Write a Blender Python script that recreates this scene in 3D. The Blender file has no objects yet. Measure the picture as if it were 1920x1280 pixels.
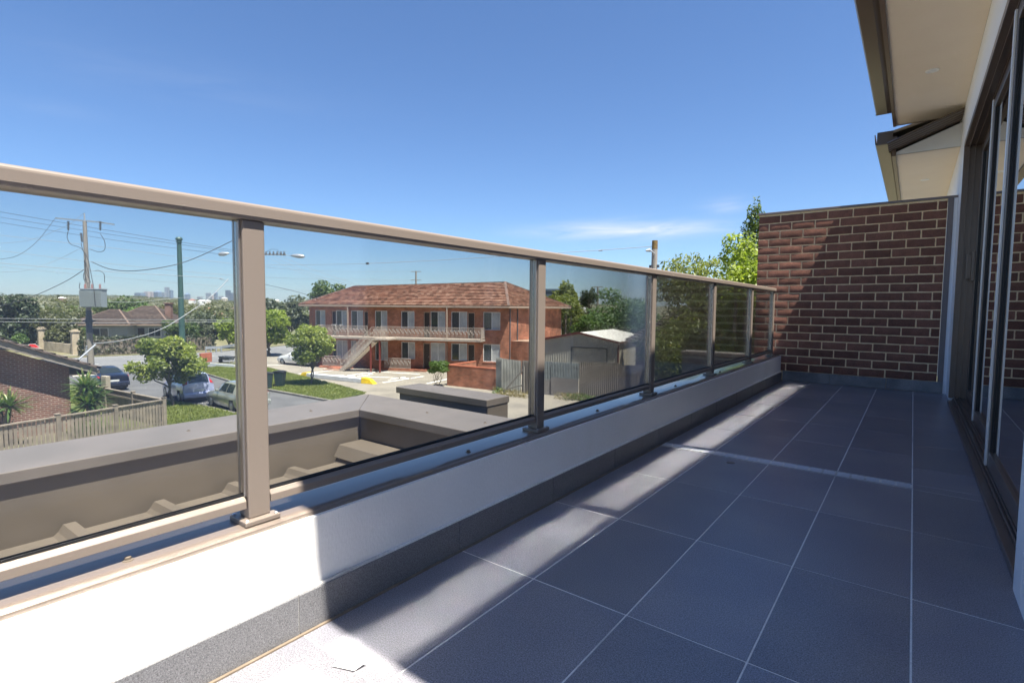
import bpy, bmesh, math, random
import numpy as np
from mathutils import Vector, Matrix, Euler
random.seed(7); np.random.seed(7)
SC = bpy.context.scene
COL = SC.collection
PI = math.pi

# ------------------------------------------------------------------ camera
EYE = 0.84                      # eye height above the balcony floor (z = 0)
YAW, PITCH, ROLL, FPX = math.radians(37.4), math.radians(3.75), math.radians(0.5), 982.0
FW = Vector((-math.sin(YAW)*math.cos(PITCH), math.cos(YAW)*math.cos(PITCH), -math.sin(PITCH)))
RI0 = FW.cross(Vector((0, 0, 1))).normalized()
UP0 = RI0.cross(FW)
RI = RI0*math.cos(ROLL) + UP0*math.sin(ROLL)
UPV = RI.cross(FW)
cam_d = bpy.data.cameras.new('camera'); cam = bpy.data.objects.new('camera', cam_d); COL.objects.link(cam)
M = Matrix((( RI.x, UPV.x, -FW.x, 0), (RI.y, UPV.y, -FW.y, 0), (RI.z, UPV.z, -FW.z, EYE), (0, 0, 0, 1)))
cam.matrix_world = M
cam_d.sensor_width = 36; cam_d.lens = FPX/1920*36
cam_d.clip_start = 0.02; cam_d.clip_end = 30000
SC.camera = cam

# ------------------------------------------------------------------ world, sun, exposure
SUN_EL = math.radians(69.2)
SUN_AZ_K = 0.10                 # how far the light leans from square-on to the balcony
sd = Vector((math.cos(SUN_EL)*math.cos(SUN_AZ_K*2), -math.cos(SUN_EL)*math.sin(SUN_AZ_K*2), math.sin(SUN_EL)))  # towards the sun
W = bpy.data.worlds.new('World'); SC.world = W; W.use_nodes = True
nt = W.node_tree; nt.nodes.clear()
wo = nt.nodes.new('ShaderNodeOutputWorld'); bg = nt.nodes.new('ShaderNodeBackground')
sky = nt.nodes.new('ShaderNodeTexSky'); sky.sky_type = 'NISHITA'; sky.sun_disc = False
sky.sun_elevation = SUN_EL; sky.sun_rotation = math.atan2(sd.x, sd.y)
sky.altitude = 0; sky.air_density = 1.0; sky.dust_density = 0.15; sky.ozone_density = 3.5
SKY_STRENGTH = 0.05
bg.inputs['Strength'].default_value = SKY_STRENGTH
# thin cirrus: wisps of noise over the sky directions
tc = nt.nodes.new('ShaderNodeTexCoord')
sep = nt.nodes.new('ShaderNodeSeparateXYZ'); nt.links.new(tc.outputs['Generated'], sep.inputs[0])
def wmath(op, a, b=None, c=None):
    n = nt.nodes.new('ShaderNodeMath'); n.operation = op
    for i, v in enumerate((a, b, c)):
        if v is None: continue
        if isinstance(v, (int, float)): n.inputs[i].default_value = v
        else: nt.links.new(v, n.inputs[i])
    return n.outputs[0]
az = wmath('ARCTAN2', sep.outputs[0], sep.outputs[1])      # 0 = +Y, negative to the left
el = wmath('ARCSINE', sep.outputs[2])
comb = nt.nodes.new('ShaderNodeCombineXYZ')
nt.links.new(wmath('MULTIPLY', az, 5.0), comb.inputs[0])
nt.links.new(wmath('ADD', wmath('MULTIPLY', el, 34.0), wmath('MULTIPLY', az, -2.2)), comb.inputs[1])
no = nt.nodes.new('ShaderNodeTexNoise'); no.inputs['Scale'].default_value = 1.3; no.inputs['Detail'].default_value = 9
no.inputs['Roughness'].default_value = 0.62; no.inputs['Distortion'].default_value = 0.5
nt.links.new(comb.outputs[0], no.inputs['Vector'])
def blob(a0, e0, sa, se, amp):
    da = wmath('DIVIDE', wmath('SUBTRACT', az, a0), sa); de = wmath('DIVIDE', wmath('SUBTRACT', el, e0), se)
    r2 = wmath('ADD', wmath('MULTIPLY', da, da), wmath('MULTIPLY', de, de))
    return wmath('MULTIPLY', wmath('EXPONENT', wmath('MULTIPLY', r2, -1.0)), amp)
def azel(px, py):
    d = FW*FPX + RI*(px-960) - UPV*(py-640); d.normalize()
    return math.atan2(d.x, d.y), math.asin(d.z)
tot = None
for (px, py, sa, se, amp) in ((1150, 432, .11, .016, 1.0), (1290, 428, .09, .010, .6), (1360, 385, .035, .012, .35), (1020, 438, .06, .008, .35),
                              (1180, 515, .25, .014, .12), (330, 150, .22, .03, .05), (90, 200, .06, .012, .05), (700, 500, .3, .02, .08)):
    a0, e0 = azel(px, py); b = blob(a0, e0, sa, se, amp)
    tot = b if tot is None else wmath('ADD', tot, b)
cl = wmath('MULTIPLY', tot, wmath('MULTIPLY', wmath('SUBTRACT', no.outputs['Fac'], 0.30), 2.6))
clc = nt.nodes.new('ShaderNodeClamp'); nt.links.new(cl, clc.inputs[0]); clc.inputs['Max'].default_value = 0.85
mixc = nt.nodes.new('ShaderNodeMixRGB'); nt.links.new(clc.outputs[0], mixc.inputs[0])
skt = nt.nodes.new('ShaderNodeMixRGB'); skt.blend_type = 'MULTIPLY'; skt.inputs[0].default_value = 1; skt.inputs[2].default_value = (.70, .88, 1.10, 1)
nt.links.new(sky.outputs[0], skt.inputs[1]); nt.links.new(skt.outputs[0], mixc.inputs[1]); mixc.inputs[2].default_value = (6.0, 6.4, 7.0, 1)
nt.links.new(mixc.outputs[0], bg.inputs[0]); nt.links.new(bg.outputs[0], wo.inputs[0])

sun_d = bpy.data.lights.new('sun', 'SUN'); sun_d.energy = 5.0; sun_d.angle = math.radians(0.53); sun_d.color = (1.0, 0.94, 0.84)
sun = bpy.data.objects.new('sun', sun_d); COL.objects.link(sun)
sun.rotation_euler = sd.to_track_quat('Z', 'Y').to_euler(); sun.location = (5, 0, 20)

SC.view_settings.view_transform = 'Standard'; SC.view_settings.look = 'None'
SC.view_settings.gamma = 1; SC.view_settings.use_curve_mapping = False
SC.view_settings.exposure = 1.62
SC.render.engine = 'CYCLES'
cy = SC.cycles
cy.use_denoising = True
cy.max_bounces = 10; cy.diffuse_bounces = 5; cy.glossy_bounces = 5; cy.transmission_bounces = 8; cy.transparent_max_bounces = 24
cy.caustics_reflective = True; cy.caustics_refractive = False
cy.blur_glossy = 0.0
cy.sample_clamp_indirect = 0.0
cy.use_adaptive_sampling = False
try: cy.denoising_prefilter = 'ACCURATE'; cy.denoising_quality = 'HIGH'
except Exception: pass
cy.use_guiding = True
cy.use_surface_guiding = True; cy.use_volume_guiding = False
cy.guiding_training_samples = 0

# ------------------------------------------------------------------ helpers
GZ = -4.71                       # street level
def ray(px, py): return FW*FPX + RI*(px-960) - UPV*(py-640)
def at(px, py, depth):
    """point seen at that pixel of the survey photo, at a given distance ahead of the eye"""
    v = ray(px, py); f = Vector((-math.sin(YAW), math.cos(YAW), 0)); v = v*(depth/(v.dot(f)))
    return Vector((v.x, v.y, v.z+EYE))
def gp(px, py, z=GZ):
    v = ray(px, py); t = (z-EYE)/v.z
    return Vector((v.x*t, v.y*t, z))
def cw(r, d, z=0.0):
    return Vector((r*math.cos(YAW)-d*math.sin(YAW), r*math.sin(YAW)+d*math.cos(YAW), z))

def tag(o, label=None, cat=None, group=None, kind=None):
    if label: o['label'] = label
    if cat: o['category'] = cat
    if group: o['group'] = group
    if kind: o['kind'] = kind
    return o
def empty(name, loc=(0, 0, 0), rz=0.0, label=None, cat=None, group=None, kind=None):
    o = bpy.data.objects.new(name, None); COL.objects.link(o); o.location = loc; o.rotation_euler = (0, 0, rz)
    o.empty_display_size = 0.2
    return tag(o, label, cat, group, kind)
def copy_tree(o, parent=None):
    c = o.copy(); COL.objects.link(c); c.parent = parent
    for ch in list(o.children): copy_tree(ch, c)
    return c

class MB:
    def __init__(s): s.v = []; s.f = []; s.uv = None; s.smooth = False; s.m = []
    def add(s, vs, fs, mi=0):
        b = len(s.v); s.v += [tuple(v) for v in vs]; s.f += [tuple(i+b for i in f) for f in fs]; s.m += [mi]*len(fs); return s
    def box(s, x0, x1, y0, y1, z0, z1, mi=0):
        if x0 > x1: x0, x1 = x1, x0
        if y0 > y1: y0, y1 = y1, y0
        if z0 > z1: z0, z1 = z1, z0
        return s.add([(x0,y0,z0),(x1,y0,z0),(x1,y1,z0),(x0,y1,z0),(x0,y0,z1),(x1,y0,z1),(x1,y1,z1),(x0,y1,z1)],
                     [(0,3,2,1),(4,5,6,7),(0,1,5,4),(1,2,6,5),(2,3,7,6),(3,0,4,7)], mi)
    def prism(s, poly, z0, z1, mi=0):
        n = len(poly); a = sum(poly[i][0]*poly[(i+1)%n][1]-poly[(i+1)%n][0]*poly[i][1] for i in range(n))
        if a < 0: poly = poly[::-1]
        vs = [(p[0],p[1],z0) for p in poly]+[(p[0],p[1],z1) for p in poly]
        fs = [tuple(range(n))[::-1], tuple(range(n,2*n))]+[(i,(i+1)%n,n+(i+1)%n,n+i) for i in range(n)]
        return s.add(vs, fs, mi)
    def extr(s, poly, axis, a, b, mi=0):
        """2-D outline extruded along an axis: axis 'x' -> poly in (y,z); 'y' -> poly in (x,z)"""
        n = len(poly)
        f = (lambda p, t: (t, p[0], p[1])) if axis == 'x' else (lambda p, t: (p[0], t, p[1]))
        vs = [f(p, a) for p in poly]+[f(p, b) for p in poly]
        fs = [tuple(range(n)), tuple(range(n,2*n))[::-1]]+[(i, n+i, n+(i+1)%n, (i+1)%n) for i in range(n)]
        return s.add(vs, fs, mi)
    def beam(s, p, q, w, h=None, mi=0):
        """rectangular bar from p to q, w wide (sideways) and h high"""
        p, q = Vector(p), Vector(q); h = h or w; d = (q-p).normalized()
        side = d.cross(Vector((0,0,1)))
        side = side.normalized() if side.length > 1e-3 else Vector((1,0,0))
        up = side.cross(d); side *= w/2; up *= h/2
        vs = [p-side-up, p+side-up, p+side+up, p-side+up, q-side-up, q+side-up, q+side+up, q-side+up]
        return s.add(vs, [(0,1,2,3),(7,6,5,4),(0,4,5,1),(1,5,6,2),(2,6,7,3),(3,7,4,0)], mi)
    def tube(s, pts, r, n=8, cap=True, mi=0):
        pts = [Vector(p) for p in pts]; rs = r if isinstance(r, (list, tuple)) else [r]*len(pts)
        b = []; vs = []; fs = []
        ref = Vector((0.31, 0.17, 0.93))
        for i, p in enumerate(pts):
            d = (pts[min(i+1, len(pts)-1)]-pts[max(i-1, 0)]).normalized()
            x = d.cross(ref).normalized() if abs(d.dot(ref)) < .97 else d.cross(Vector((1,0,0))).normalized()
            y = d.cross(x)
            for k in range(n):
                a = 2*PI*k/n; vs.append(p + (x*math.cos(a)+y*math.sin(a))*rs[i])
        for i in range(len(pts)-1):
            for k in range(n):
                k2 = (k+1) % n
                fs.append((i*n+k, i*n+k2, (i+1)*n+k2, (i+1)*n+k))
        if cap: fs.append(tuple(range(n))[::-1]); fs.append(tuple(range((len(pts)-1)*n, len(pts)*n)))
        return s.add(vs, fs, mi)
    def lathe(s, prof, n=16, c=(0,0,0), mi=0):
        vs = []; fs = []
        for (r, z) in prof:
            for k in range(n):
                a = 2*PI*k/n; vs.append((c[0]+r*math.cos(a), c[1]+r*math.sin(a), c[2]+z))
        for i in range(len(prof)-1):
            for k in range(n):
                k2 = (k+1) % n; fs.append((i*n+k, i*n+k2, (i+1)*n+k2, (i+1)*n+k))
        fs.append(tuple(range(n))[::-1]); fs.append(tuple(range((len(prof)-1)*n, len(prof)*n)))
        return s.add(vs, fs, mi)
    def build(s, name, mat, parent=None, smooth=False, bevel=0, kind=None, seg=2, fix=True, label=None, angle=35):
        me = bpy.data.meshes.new(name)
        me.from_pydata(s.v, [], s.f)
        mats = mat if isinstance(mat, (list, tuple)) else [mat]
        for m_ in mats: me.materials.append(m_)
        if len(mats) > 1: me.polygons.foreach_set('material_index', s.m)
        if fix:
            bm = bmesh.new(); bm.from_mesh(me); bmesh.ops.recalc_face_normals(bm, faces=bm.faces); bm.to_mesh(me); bm.free()
        if s.uv is not None:
            uvl = me.uv_layers.new(name='UVMap'); uvl.data.foreach_set('uv', np.array(s.uv, dtype=np.float32).ravel())
        if smooth:
            me.polygons.foreach_set('use_smooth', [True]*len(me.polygons))
            try: me.set_sharp_from_angle(angle=math.radians(angle))
            except Exception: pass
        me.update()
        o = bpy.data.objects.new(name, me); COL.objects.link(o)
        if parent is not None: o.parent = parent
        if bevel:
            b = o.modifiers.new('bevel', 'BEVEL'); b.width = bevel; b.segments = seg; b.limit_method = 'ANGLE'; b.harden_normals = False
        if kind: o['kind'] = kind
        if label: o['label'] = label
        return o

# ------------------------------------------------------------------ materials
def mat(name, col, rough=.6, metal=0., col2=None, scale=8., detail=4., bump=0., bscale=None, spec=.5, mixlo=.35, mixhi=.65,
        coat=0., rnd=0., bdist=.01, stretch=None, emis=None, speck=None, coord='Object'):
    m = bpy.data.materials.new(name); m.use_nodes = True; t = m.node_tree; N = t.nodes; L = t.links
    p = N['Principled BSDF']; p.inputs['Roughness'].default_value = rough; p.inputs['Metallic'].default_value = metal
    p.inputs['Specular IOR Level'].default_value = spec
    p.inputs['Coat Weight'].default_value = coat
    c4 = lambda c: (c[0], c[1], c[2], 1)
    p.inputs['Base Color'].default_value = c4(col)
    tcn = N.new('ShaderNodeTexCoord') if coord != 'World' else N.new('ShaderNodeNewGeometry'); vec = tcn.outputs[coord if coord != 'World' else 'Position']
    if stretch:
        mp = N.new('ShaderNodeMapping'); mp.inputs['Scale'].default_value = stretch; L.new(vec, mp.inputs[0]); vec = mp.outputs[0]
    out = None
    if col2 is not None:
        n = N.new('ShaderNodeTexNoise'); n.inputs['Scale'].default_value = scale; n.inputs['Detail'].default_value = detail; L.new(vec, n.inputs['Vector'])
        r = N.new('ShaderNodeMapRange'); r.inputs['From Min'].default_value = mixlo; r.inputs['From Max'].default_value = mixhi; L.new(n.outputs['Fac'], r.inputs['Value'])
        mx = N.new('ShaderNodeMixRGB'); mx.inputs[1].default_value = c4(col); mx.inputs[2].default_value = c4(col2); L.new(r.outputs[0], mx.inputs[0]); out = mx.outputs[0]
    if speck:   # fine grain: (scale, low, high)
        n = N.new('ShaderNodeTexNoise'); n.inputs['Scale'].default_value = speck[0]; n.inputs['Detail'].default_value = 2; n.inputs['Roughness'].default_value = .7; L.new(vec, n.inputs['Vector'])
        r = N.new('ShaderNodeMapRange'); r.inputs['From Min'].default_value = .3; r.inputs['From Max'].default_value = .7
        r.inputs['To Min'].default_value = speck[1]; r.inputs['To Max'].default_value = speck[2]; L.new(n.outputs['Fac'], r.inputs['Value'])
        mx = N.new('ShaderNodeMixRGB'); mx.blend_type = 'MULTIPLY'; mx.inputs[0].default_value = 1
        if out is None: mx.inputs[1].default_value = c4(col)
        else: L.new(out, mx.inputs[1])
        L.new(r.outputs[0], mx.inputs[2]); out = mx.outputs[0]
    if rnd:
        oi = N.new('ShaderNodeObjectInfo'); r = N.new('ShaderNodeMapRange'); r.inputs['To Min'].default_value = 1-rnd; r.inputs['To Max'].default_value = 1+rnd
        L.new(oi.outputs['Random'], r.inputs['Value'])
        mx = N.new('ShaderNodeMixRGB'); mx.blend_type = 'MULTIPLY'; mx.inputs[0].default_value = 1
        if out is None: mx.inputs[1].default_value = c4(col)
        else: L.new(out, mx.inputs[1])
        L.new(r.outputs[0], mx.inputs[2]); out = mx.outputs[0]
    if out is not None: L.new(out, p.inputs['Base Color'])
    if bump:
        n = N.new('ShaderNodeTexNoise'); n.inputs['Scale'].default_value = bscale or scale; n.inputs['Detail'].default_value = 3; L.new(vec, n.inputs['Vector'])
        b = N.new('ShaderNodeBump'); b.inputs['Strength'].default_value = bump; b.inputs['Distance'].default_value = bdist
        L.new(n.outputs['Fac'], b.inputs['Height']); L.new(b.outputs[0], p.inputs['Normal'])
    if emis:
        p.inputs['Emission Color'].default_value = c4(emis[0]); p.inputs['Emission Strength'].default_value = emis[1]
    return m

def brickmat(name, c1, c2, mortar, bw=.24, bh=.086, rough=.85, msize=.012, vary=.25):
    """brick courses for walls too far off to build brick by brick; the wall's local x (or y) runs along it"""
    m = bpy.data.materials.new(name); m.use_nodes = True; t = m.node_tree; N = t.nodes; L = t.links
    p = N['Principled BSDF']; p.inputs['Roughness'].default_value = rough
    tcn = N.new('ShaderNodeTexCoord'); sp = N.new('ShaderNodeSeparateXYZ'); L.new(tcn.outputs['Object'], sp.inputs[0])
    ad = N.new('ShaderNodeMath'); ad.operation = 'ADD'; L.new(sp.outputs[0], ad.inputs[0]); L.new(sp.outputs[1], ad.inputs[1])
    cb = N.new('ShaderNodeCombineXYZ'); L.new(ad.outputs[0], cb.inputs[0]); L.new(sp.outputs[2], cb.inputs[1])
    b = N.new('ShaderNodeTexBrick'); L.new(cb.outputs[0], b.inputs['Vector'])
    b.inputs['Color1'].default_value = (*c1, 1); b.inputs['Color2'].default_value = (*c2, 1); b.inputs['Mortar'].default_value = (*mortar, 1)
    b.inputs['Scale'].default_value = 1; b.inputs['Mortar Size'].default_value = msize; b.inputs['Brick Width'].default_value = bw; b.inputs['Row Height'].default_value = bh
    n = N.new('ShaderNodeTexNoise'); n.inputs['Scale'].default_value = 1.3; n.inputs['Detail'].default_value = 5; L.new(tcn.outputs['Object'], n.inputs['Vector'])
    r = N.new('ShaderNodeMapRange'); r.inputs['From Min'].default_value = .3; r.inputs['From Max'].default_value = .7; r.inputs['To Min'].default_value = 1-vary; r.inputs['To Max'].default_value = 1+vary
    L.new(n.outputs['Fac'], r.inputs['Value'])
    mx = N.new('ShaderNodeMixRGB'); mx.blend_type = 'MULTIPLY'; mx.inputs[0].default_value = 1; L.new(b.outputs['Color'], mx.inputs[1]); L.new(r.outputs[0], mx.inputs[2])
    L.new(mx.outputs[0], p.inputs['Base Color'])
    bu = N.new('ShaderNodeBump'); bu.inputs['Strength'].default_value = .6; bu.inputs['Distance'].default_value = .01; bu.invert = True
    L.new(b.outputs['Fac'], bu.inputs['Height']); L.new(bu.outputs[0], p.inputs['Normal'])
    return m

def leafmat(name, dark, light, trans=.35, yellow=None, rough=.5):
    """leaf colours vary leaf by leaf (mesh attribute 'tint' = which kind of leaf it is)"""
    m = bpy.data.materials.new(name); m.use_nodes = True; t = m.node_tree; N = t.nodes; L = t.links; N.clear()
    o = N.new('ShaderNodeOutputMaterial'); a = N.new('ShaderNodeAttribute'); a.attribute_name = 'tint'
    cr = N.new('ShaderNodeValToRGB'); cr.color_ramp.elements[0].color = (*dark, 1); cr.color_ramp.elements[1].color = (*light, 1)
    if yellow:
        e = cr.color_ramp.elements.new(.8); e.color = (*light, 1); cr.color_ramp.elements[-1].color = (*yellow, 1)
    L.new(a.outputs['Fac'], cr.inputs[0])
    d = N.new('ShaderNodeBsdfPrincipled'); d.inputs['Roughness'].default_value = rough; L.new(cr.outputs[0], d.inputs['Base Color'])
    tr = N.new('ShaderNodeBsdfTranslucent'); g = N.new('ShaderNodeMixRGB'); g.blend_type = 'MULTIPLY'; g.inputs[0].default_value = 1
    g.inputs[2].default_value = (1.5, 1.6, .7, 1); L.new(cr.outputs[0], g.inputs[1]); L.new(g.outputs[0], tr.inputs[0])
    mx = N.new('ShaderNodeMixShader'); mx.inputs[0].default_value = trans; L.new(d.outputs[0], mx.inputs[1]); L.new(tr.outputs[0], mx.inputs[2]); L.new(mx.outputs[0], o.inputs[0])
    return m

def glassmat(name, tint=(.8,.86,.86), rough=.02, ior=1.5, dust=0.0, boost=0.0, cap=1.0):
    """sheet glass: clear through, Fresnel reflection on top, a little dust"""
    m = bpy.data.materials.new(name); m.use_nodes = True; t = m.node_tree; N = t.nodes; L = t.links; N.clear()
    o = N.new('ShaderNodeOutputMaterial'); tb = N.new('ShaderNodeBsdfTransparent'); tb.inputs[0].default_value = (*tint, 1)
    gl = N.new('ShaderNodeBsdfGlossy'); gl.inputs['Roughness'].default_value = rough; gl.distribution = 'BECKMANN'
    fr = N.new('ShaderNodeFresnel'); ge = N.new('ShaderNodeNewGeometry')   # same reflectance from either face of the sheet
    im = N.new('ShaderNodeMapRange'); im.inputs['To Min'].default_value = ior; im.inputs['To Max'].default_value = 1/ior
    L.new(ge.outputs['Backfacing'], im.inputs['Value']); L.new(im.outputs[0], fr.inputs[0])
    ma = N.new('ShaderNodeMath'); ma.operation = 'MULTIPLY_ADD'; L.new(fr.outputs[0], ma.inputs[0]); ma.inputs[1].default_value = boost; ma.inputs[2].default_value = 1.0
    m0 = N.new('ShaderNodeMath'); m0.operation = 'MULTIPLY'; L.new(fr.outputs[0], m0.inputs[0]); L.new(ma.outputs[0], m0.inputs[1])
    mm = N.new('ShaderNodeMath'); mm.operation = 'MINIMUM'; L.new(m0.outputs[0], mm.inputs[0]); mm.inputs[1].default_value = cap
    mx = N.new('ShaderNodeMixShader'); L.new(mm.outputs[0], mx.inputs[0]); L.new(tb.outputs[0], mx.inputs[1]); L.new(gl.outputs[0], mx.inputs[2])
    last = mx.outputs[0]
    if dust:
        tcn = N.new('ShaderNodeTexCoord'); v = N.new('ShaderNodeTexVoronoi'); v.inputs['Scale'].default_value = 22; L.new(tcn.outputs['Object'], v.inputs['Vector'])
        n = N.new('ShaderNodeTexNoise'); n.inputs['Scale'].default_value = 2.2; n.inputs['Detail'].default_value = 3; L.new(tcn.outputs['Object'], n.inputs['Vector'])
        # specks only in some voronoi cells
        lt = N.new('ShaderNodeMath'); lt.operation = 'LESS_THAN'; L.new(v.outputs['Distance'], lt.inputs[0])
        sc = N.new('ShaderNodeSeparateColor'); L.new(v.outputs['Color'], sc.inputs[0])
        rr = N.new('ShaderNodeMapRange'); rr.inputs['From Min'].default_value = .62; rr.inputs['From Max'].default_value = 1; rr.inputs['To Min'].default_value = 0; rr.inputs['To Max'].default_value = .075
        L.new(sc.outputs[0], rr.inputs['Value']); L.new(rr.outputs[0], lt.inputs[1])
        m2 = N.new('ShaderNodeMath'); m2.operation = 'MULTIPLY'; L.new(lt.outputs[0], m2.inputs[0]); m2.inputs[1].default_value = .75
        hz = N.new('ShaderNodeMapRange'); hz.inputs['From Min'].default_value = .4; hz.inputs['From Max'].default_value = .8; hz.inputs['To Min'].default_value = 0; hz.inputs['To Max'].default_value = dust
        L.new(n.outputs['Fac'], hz.inputs['Value'])
        ad = N.new('ShaderNodeMath'); ad.operation = 'ADD'; ad.use_clamp = True; L.new(m2.outputs[0], ad.inputs[0]); L.new(hz.outputs[0], ad.inputs[1])
        df = N.new('ShaderNodeBsdfDiffuse'); df.inputs[0].default_value = (.62, .6, .56, 1)
        m3 = N.new('ShaderNodeMixShader'); L.new(ad.outputs[0], m3.inputs[0]); L.new(last, m3.inputs[1]); L.new(df.outputs[0], m3.inputs[2]); last = m3.outputs[0]
    L.new(last, o.inputs[0])
    return m

TAUPE = (.215, .178, .15)
M_rail   = mat('taupe_powder_coat', TAUPE, .34, 0., speck=(900, .96, 1.04), spec=.5, bump=.02, bscale=500, bdist=.001)
M_cop2 = mat('dull_taupe_coping', (.20, .17, .148), .42, 0.1, col2=(.165, .142, .122), scale=2.2, detail=7, speck=(300,.95,1.05))
M_coping = mat('taupe_folded_metal', (.235, .192, .160), .33, 0.25, coat=.45, col2=(.215, .175, .146), scale=3.0, bump=.25, bscale=2.2, bdist=.004, speck=(300,.96,1.04))
M_roofm  = mat('taupe_roof_metal', (.165, .135, .105), .5, 0.1, col2=(.14, .115, .09), scale=2.5, bump=.15, bscale=1.5, bdist=.004)
M_render = mat('white_textured_render', (.84, .83, .81), .9, coord='World', col2=(.77, .755, .725), scale=1.6, detail=8, mixlo=.5, mixhi=.72, stretch=(1, 1, .35), bump=.5, bscale=190, bdist=.0022, speck=(220, .95, 1.03))
M_tile   = mat('charcoal_porcelain_tile', (.190, .191, .225), .33, 0, coord='World', col2=(.26, .25, .26), scale=2.6, detail=8, mixlo=.40, mixhi=.80, speck=(300, .42, 1.6), bump=.25, bscale=320, bdist=.0012, rnd=.12, spec=.55)
M_skirt  = mat('charcoal_skirting_tile', (.16, .16, .168), .5, 0, coord='World', speck=(330, .45, 1.6), bump=.3, bscale=330, bdist=.0015)
M_skirt2 = mat('dusty_skirting_tile', (.16, .16, .165), .6, 0, coord='World', col2=(.25, .25, .25), scale=6, speck=(300, .6, 1.4), bump=.3, bscale=330, bdist=.0015)
M_grout  = mat('pale_grout', (.80, .78, .75), .9, coord='World', col2=(.38, .37, .36), mixlo=.56, mixhi=.74, scale=2.2, detail=6,  speck=(200, .8, 1.1))
M_silic  = mat('brown_silicone', (.16, .125, .09), .7, col2=(.21,.165,.12), scale=20)
M_brick  = mat('rock_face_dark_brick', (.175, .078, .053), .9, coord='World', col2=(.225, .10, .068), scale=14, bump=.8, bscale=120, bdist=.0035, speck=(240, .55, 1.5), rnd=.24)
M_mortar = mat('cream_mortar', (.90, .70, .43), .95, bump=.5, bscale=200, bdist=.003, speck=(140, .85, 1.1))
M_cap    = mat('mauve_grey_flashing', (.17, .145, .145), .42, .1)
M_white  = mat('white_painted_wall', (.78, .79, .82), .55, speck=(60, .98, 1.01))
M_soffit = mat('beige_soffit_sheet', (.88, .78, .64), .8, col2=(.86, .755, .615), scale=3, speck=(300,.98,1.02))
M_fascia = mat('brown_fascia', (.13, .09, .07), .4)
M_gutter = mat('brown_gutter', (.115, .085, .062), .35)
M_frame  = mat('bronze_anodised_frame', (.165, .128, .108), .3, .4, speck=(500,.95,1.05))
M_chan   = mat('satin_channel', (.42, .38, .35), .27, .8)
M_rubber = mat('black_rubber', (.012, .012, .014), .5)
M_steel  = mat('brushed_stainless', (.52, .53, .56), .32, 1.0, speck=(300,.85,1.1))
M_glass  = glassmat('tinted_balustrade_glass', (.89, .91, .91), .10, 1.52, dust=.001, boost=26.0, cap=.52)
M_dglass = glassmat('dark_door_glass', (.20, .205, .215), .0, 1.55, boost=3)
M_lamp   = mat('white_plastic', (.90, .90, .89), .35)
M_dark   = mat('dark_interior', (.02, .02, .022), .8)
M_paper  = mat('white_paper', (.85, .84, .8), .7)

# ------------------------------------------------------------------ balcony floor
XL, XR = -1.205, 0.318
floor = MB().box(-1.222, .33, -5.0, 6.90, -.06, -.0012).build('balcony_floor', M_grout); tag(floor, kind='structure')
xs = [XL, -.899, -.588, -.277, .034, XR]
ys0 = [3.074-.5925*k for k in range(0, 14)][::-1]          # rows in front of the drain
ys1 = [3.165+.615*k for k in range(0, 7)]                 # rows behind it
tilecache = {}
def tile(x0, x1, y0, y1):
    g = .0021; w, l = round(x1-x0-2*g, 4), round(y1-y0-2*g, 4); k = (w, l)
    if k not in tilecache:
        o = MB().box(-w/2, w/2, -l/2, l/2, -.010, 0).build('tile', M_tile, floor, bevel=.0012, seg=1); tilecache[k] = o
    else:
        o = tilecache[k].copy(); COL.objects.link(o)
    o.location = ((x0+x1)/2, (y0+y1)/2, random.uniform(-.0005, .0005)); o.parent = floor
for i in range(5):
    for j in range(len(ys0)-1): tile(xs[i], xs[i+1], ys0[j], ys0[j+1])
    yy = ys1 if i < 4 else [3.165, 3.5]+[3.5+.615*k for k in range(1, 6)]
    yy = [y for y in yy if y < 6.75]+[6.85]
    for j in range(len(yy)-1): tile(xs[i], xs[i+1], yy[j], yy[j+1])
tile(xs[4], XR, 3.074, 3.165)
MB().box(XL+.001, XL+.009, -1.2, 6.84, 0.0, .004).build('silicone_bead', M_silic, floor)
# channel drain
dr = empty('floor_drain', (0, 0, 0), 0, 'narrow stainless channel drain set across the grey floor tiles', 'drain')
MB().box(-1.20, .034, 3.077, 3.0815, -.01, .0035).build('front_edge', M_steel, dr)
MB().box(-1.20, .034, 3.1585, 3.163, -.01, .0035).build('back_edge', M_steel, dr)
MB().box(-1.20, .034, 3.0815, 3.1585, -.03, -.012).build('channel', M_dark, dr)
g0 = None
for k in range(20):
    x0 = -1.20+k*.0617
    if g0 is None: g0 = MB().box(0, .052, 3.083, 3.157, -.006, .001).build('grate_bar', mat('pale_steel', (.60, .62, .66), .45, .3), dr, bevel=.001, seg=1); o = g0
    else: o = g0.copy(); COL.objects.link(o)
    o.location = (x0+.003, 0, 0)
MB().lathe([(.022, 0), (.022, .0015), (.018, .003), (.0, .003)], 20, (-.758, 2.975, 0.0)).build('floor_waste_cap', M_frame).__setitem__('label', 'small round dark waste cap on the floor tile in front of the drain')
bpy.data.objects['floor_waste_cap']['category'] = 'drain cap'
# scrap of paper
mb = MB(); mb.add([(-.03,-.012,0.002),(.028,-.02,.003),(.05,.004,.012),(.012,.012,.006),(-.022,.02,.003)], [(0,1,2,3,4)])
sp = mb.build('paper_scrap', M_paper, fix=False); s_ = sp.modifiers.new('solid', 'SOLIDIFY'); s_.thickness = .0006
p = gp(650, 1246, 0); sp.location = (p.x, p.y, .001); sp.rotation_euler = (0, 0, .5); tag(sp, 'torn scrap of white paper lying on the sunlit tile beside the skirting', 'paper')

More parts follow.
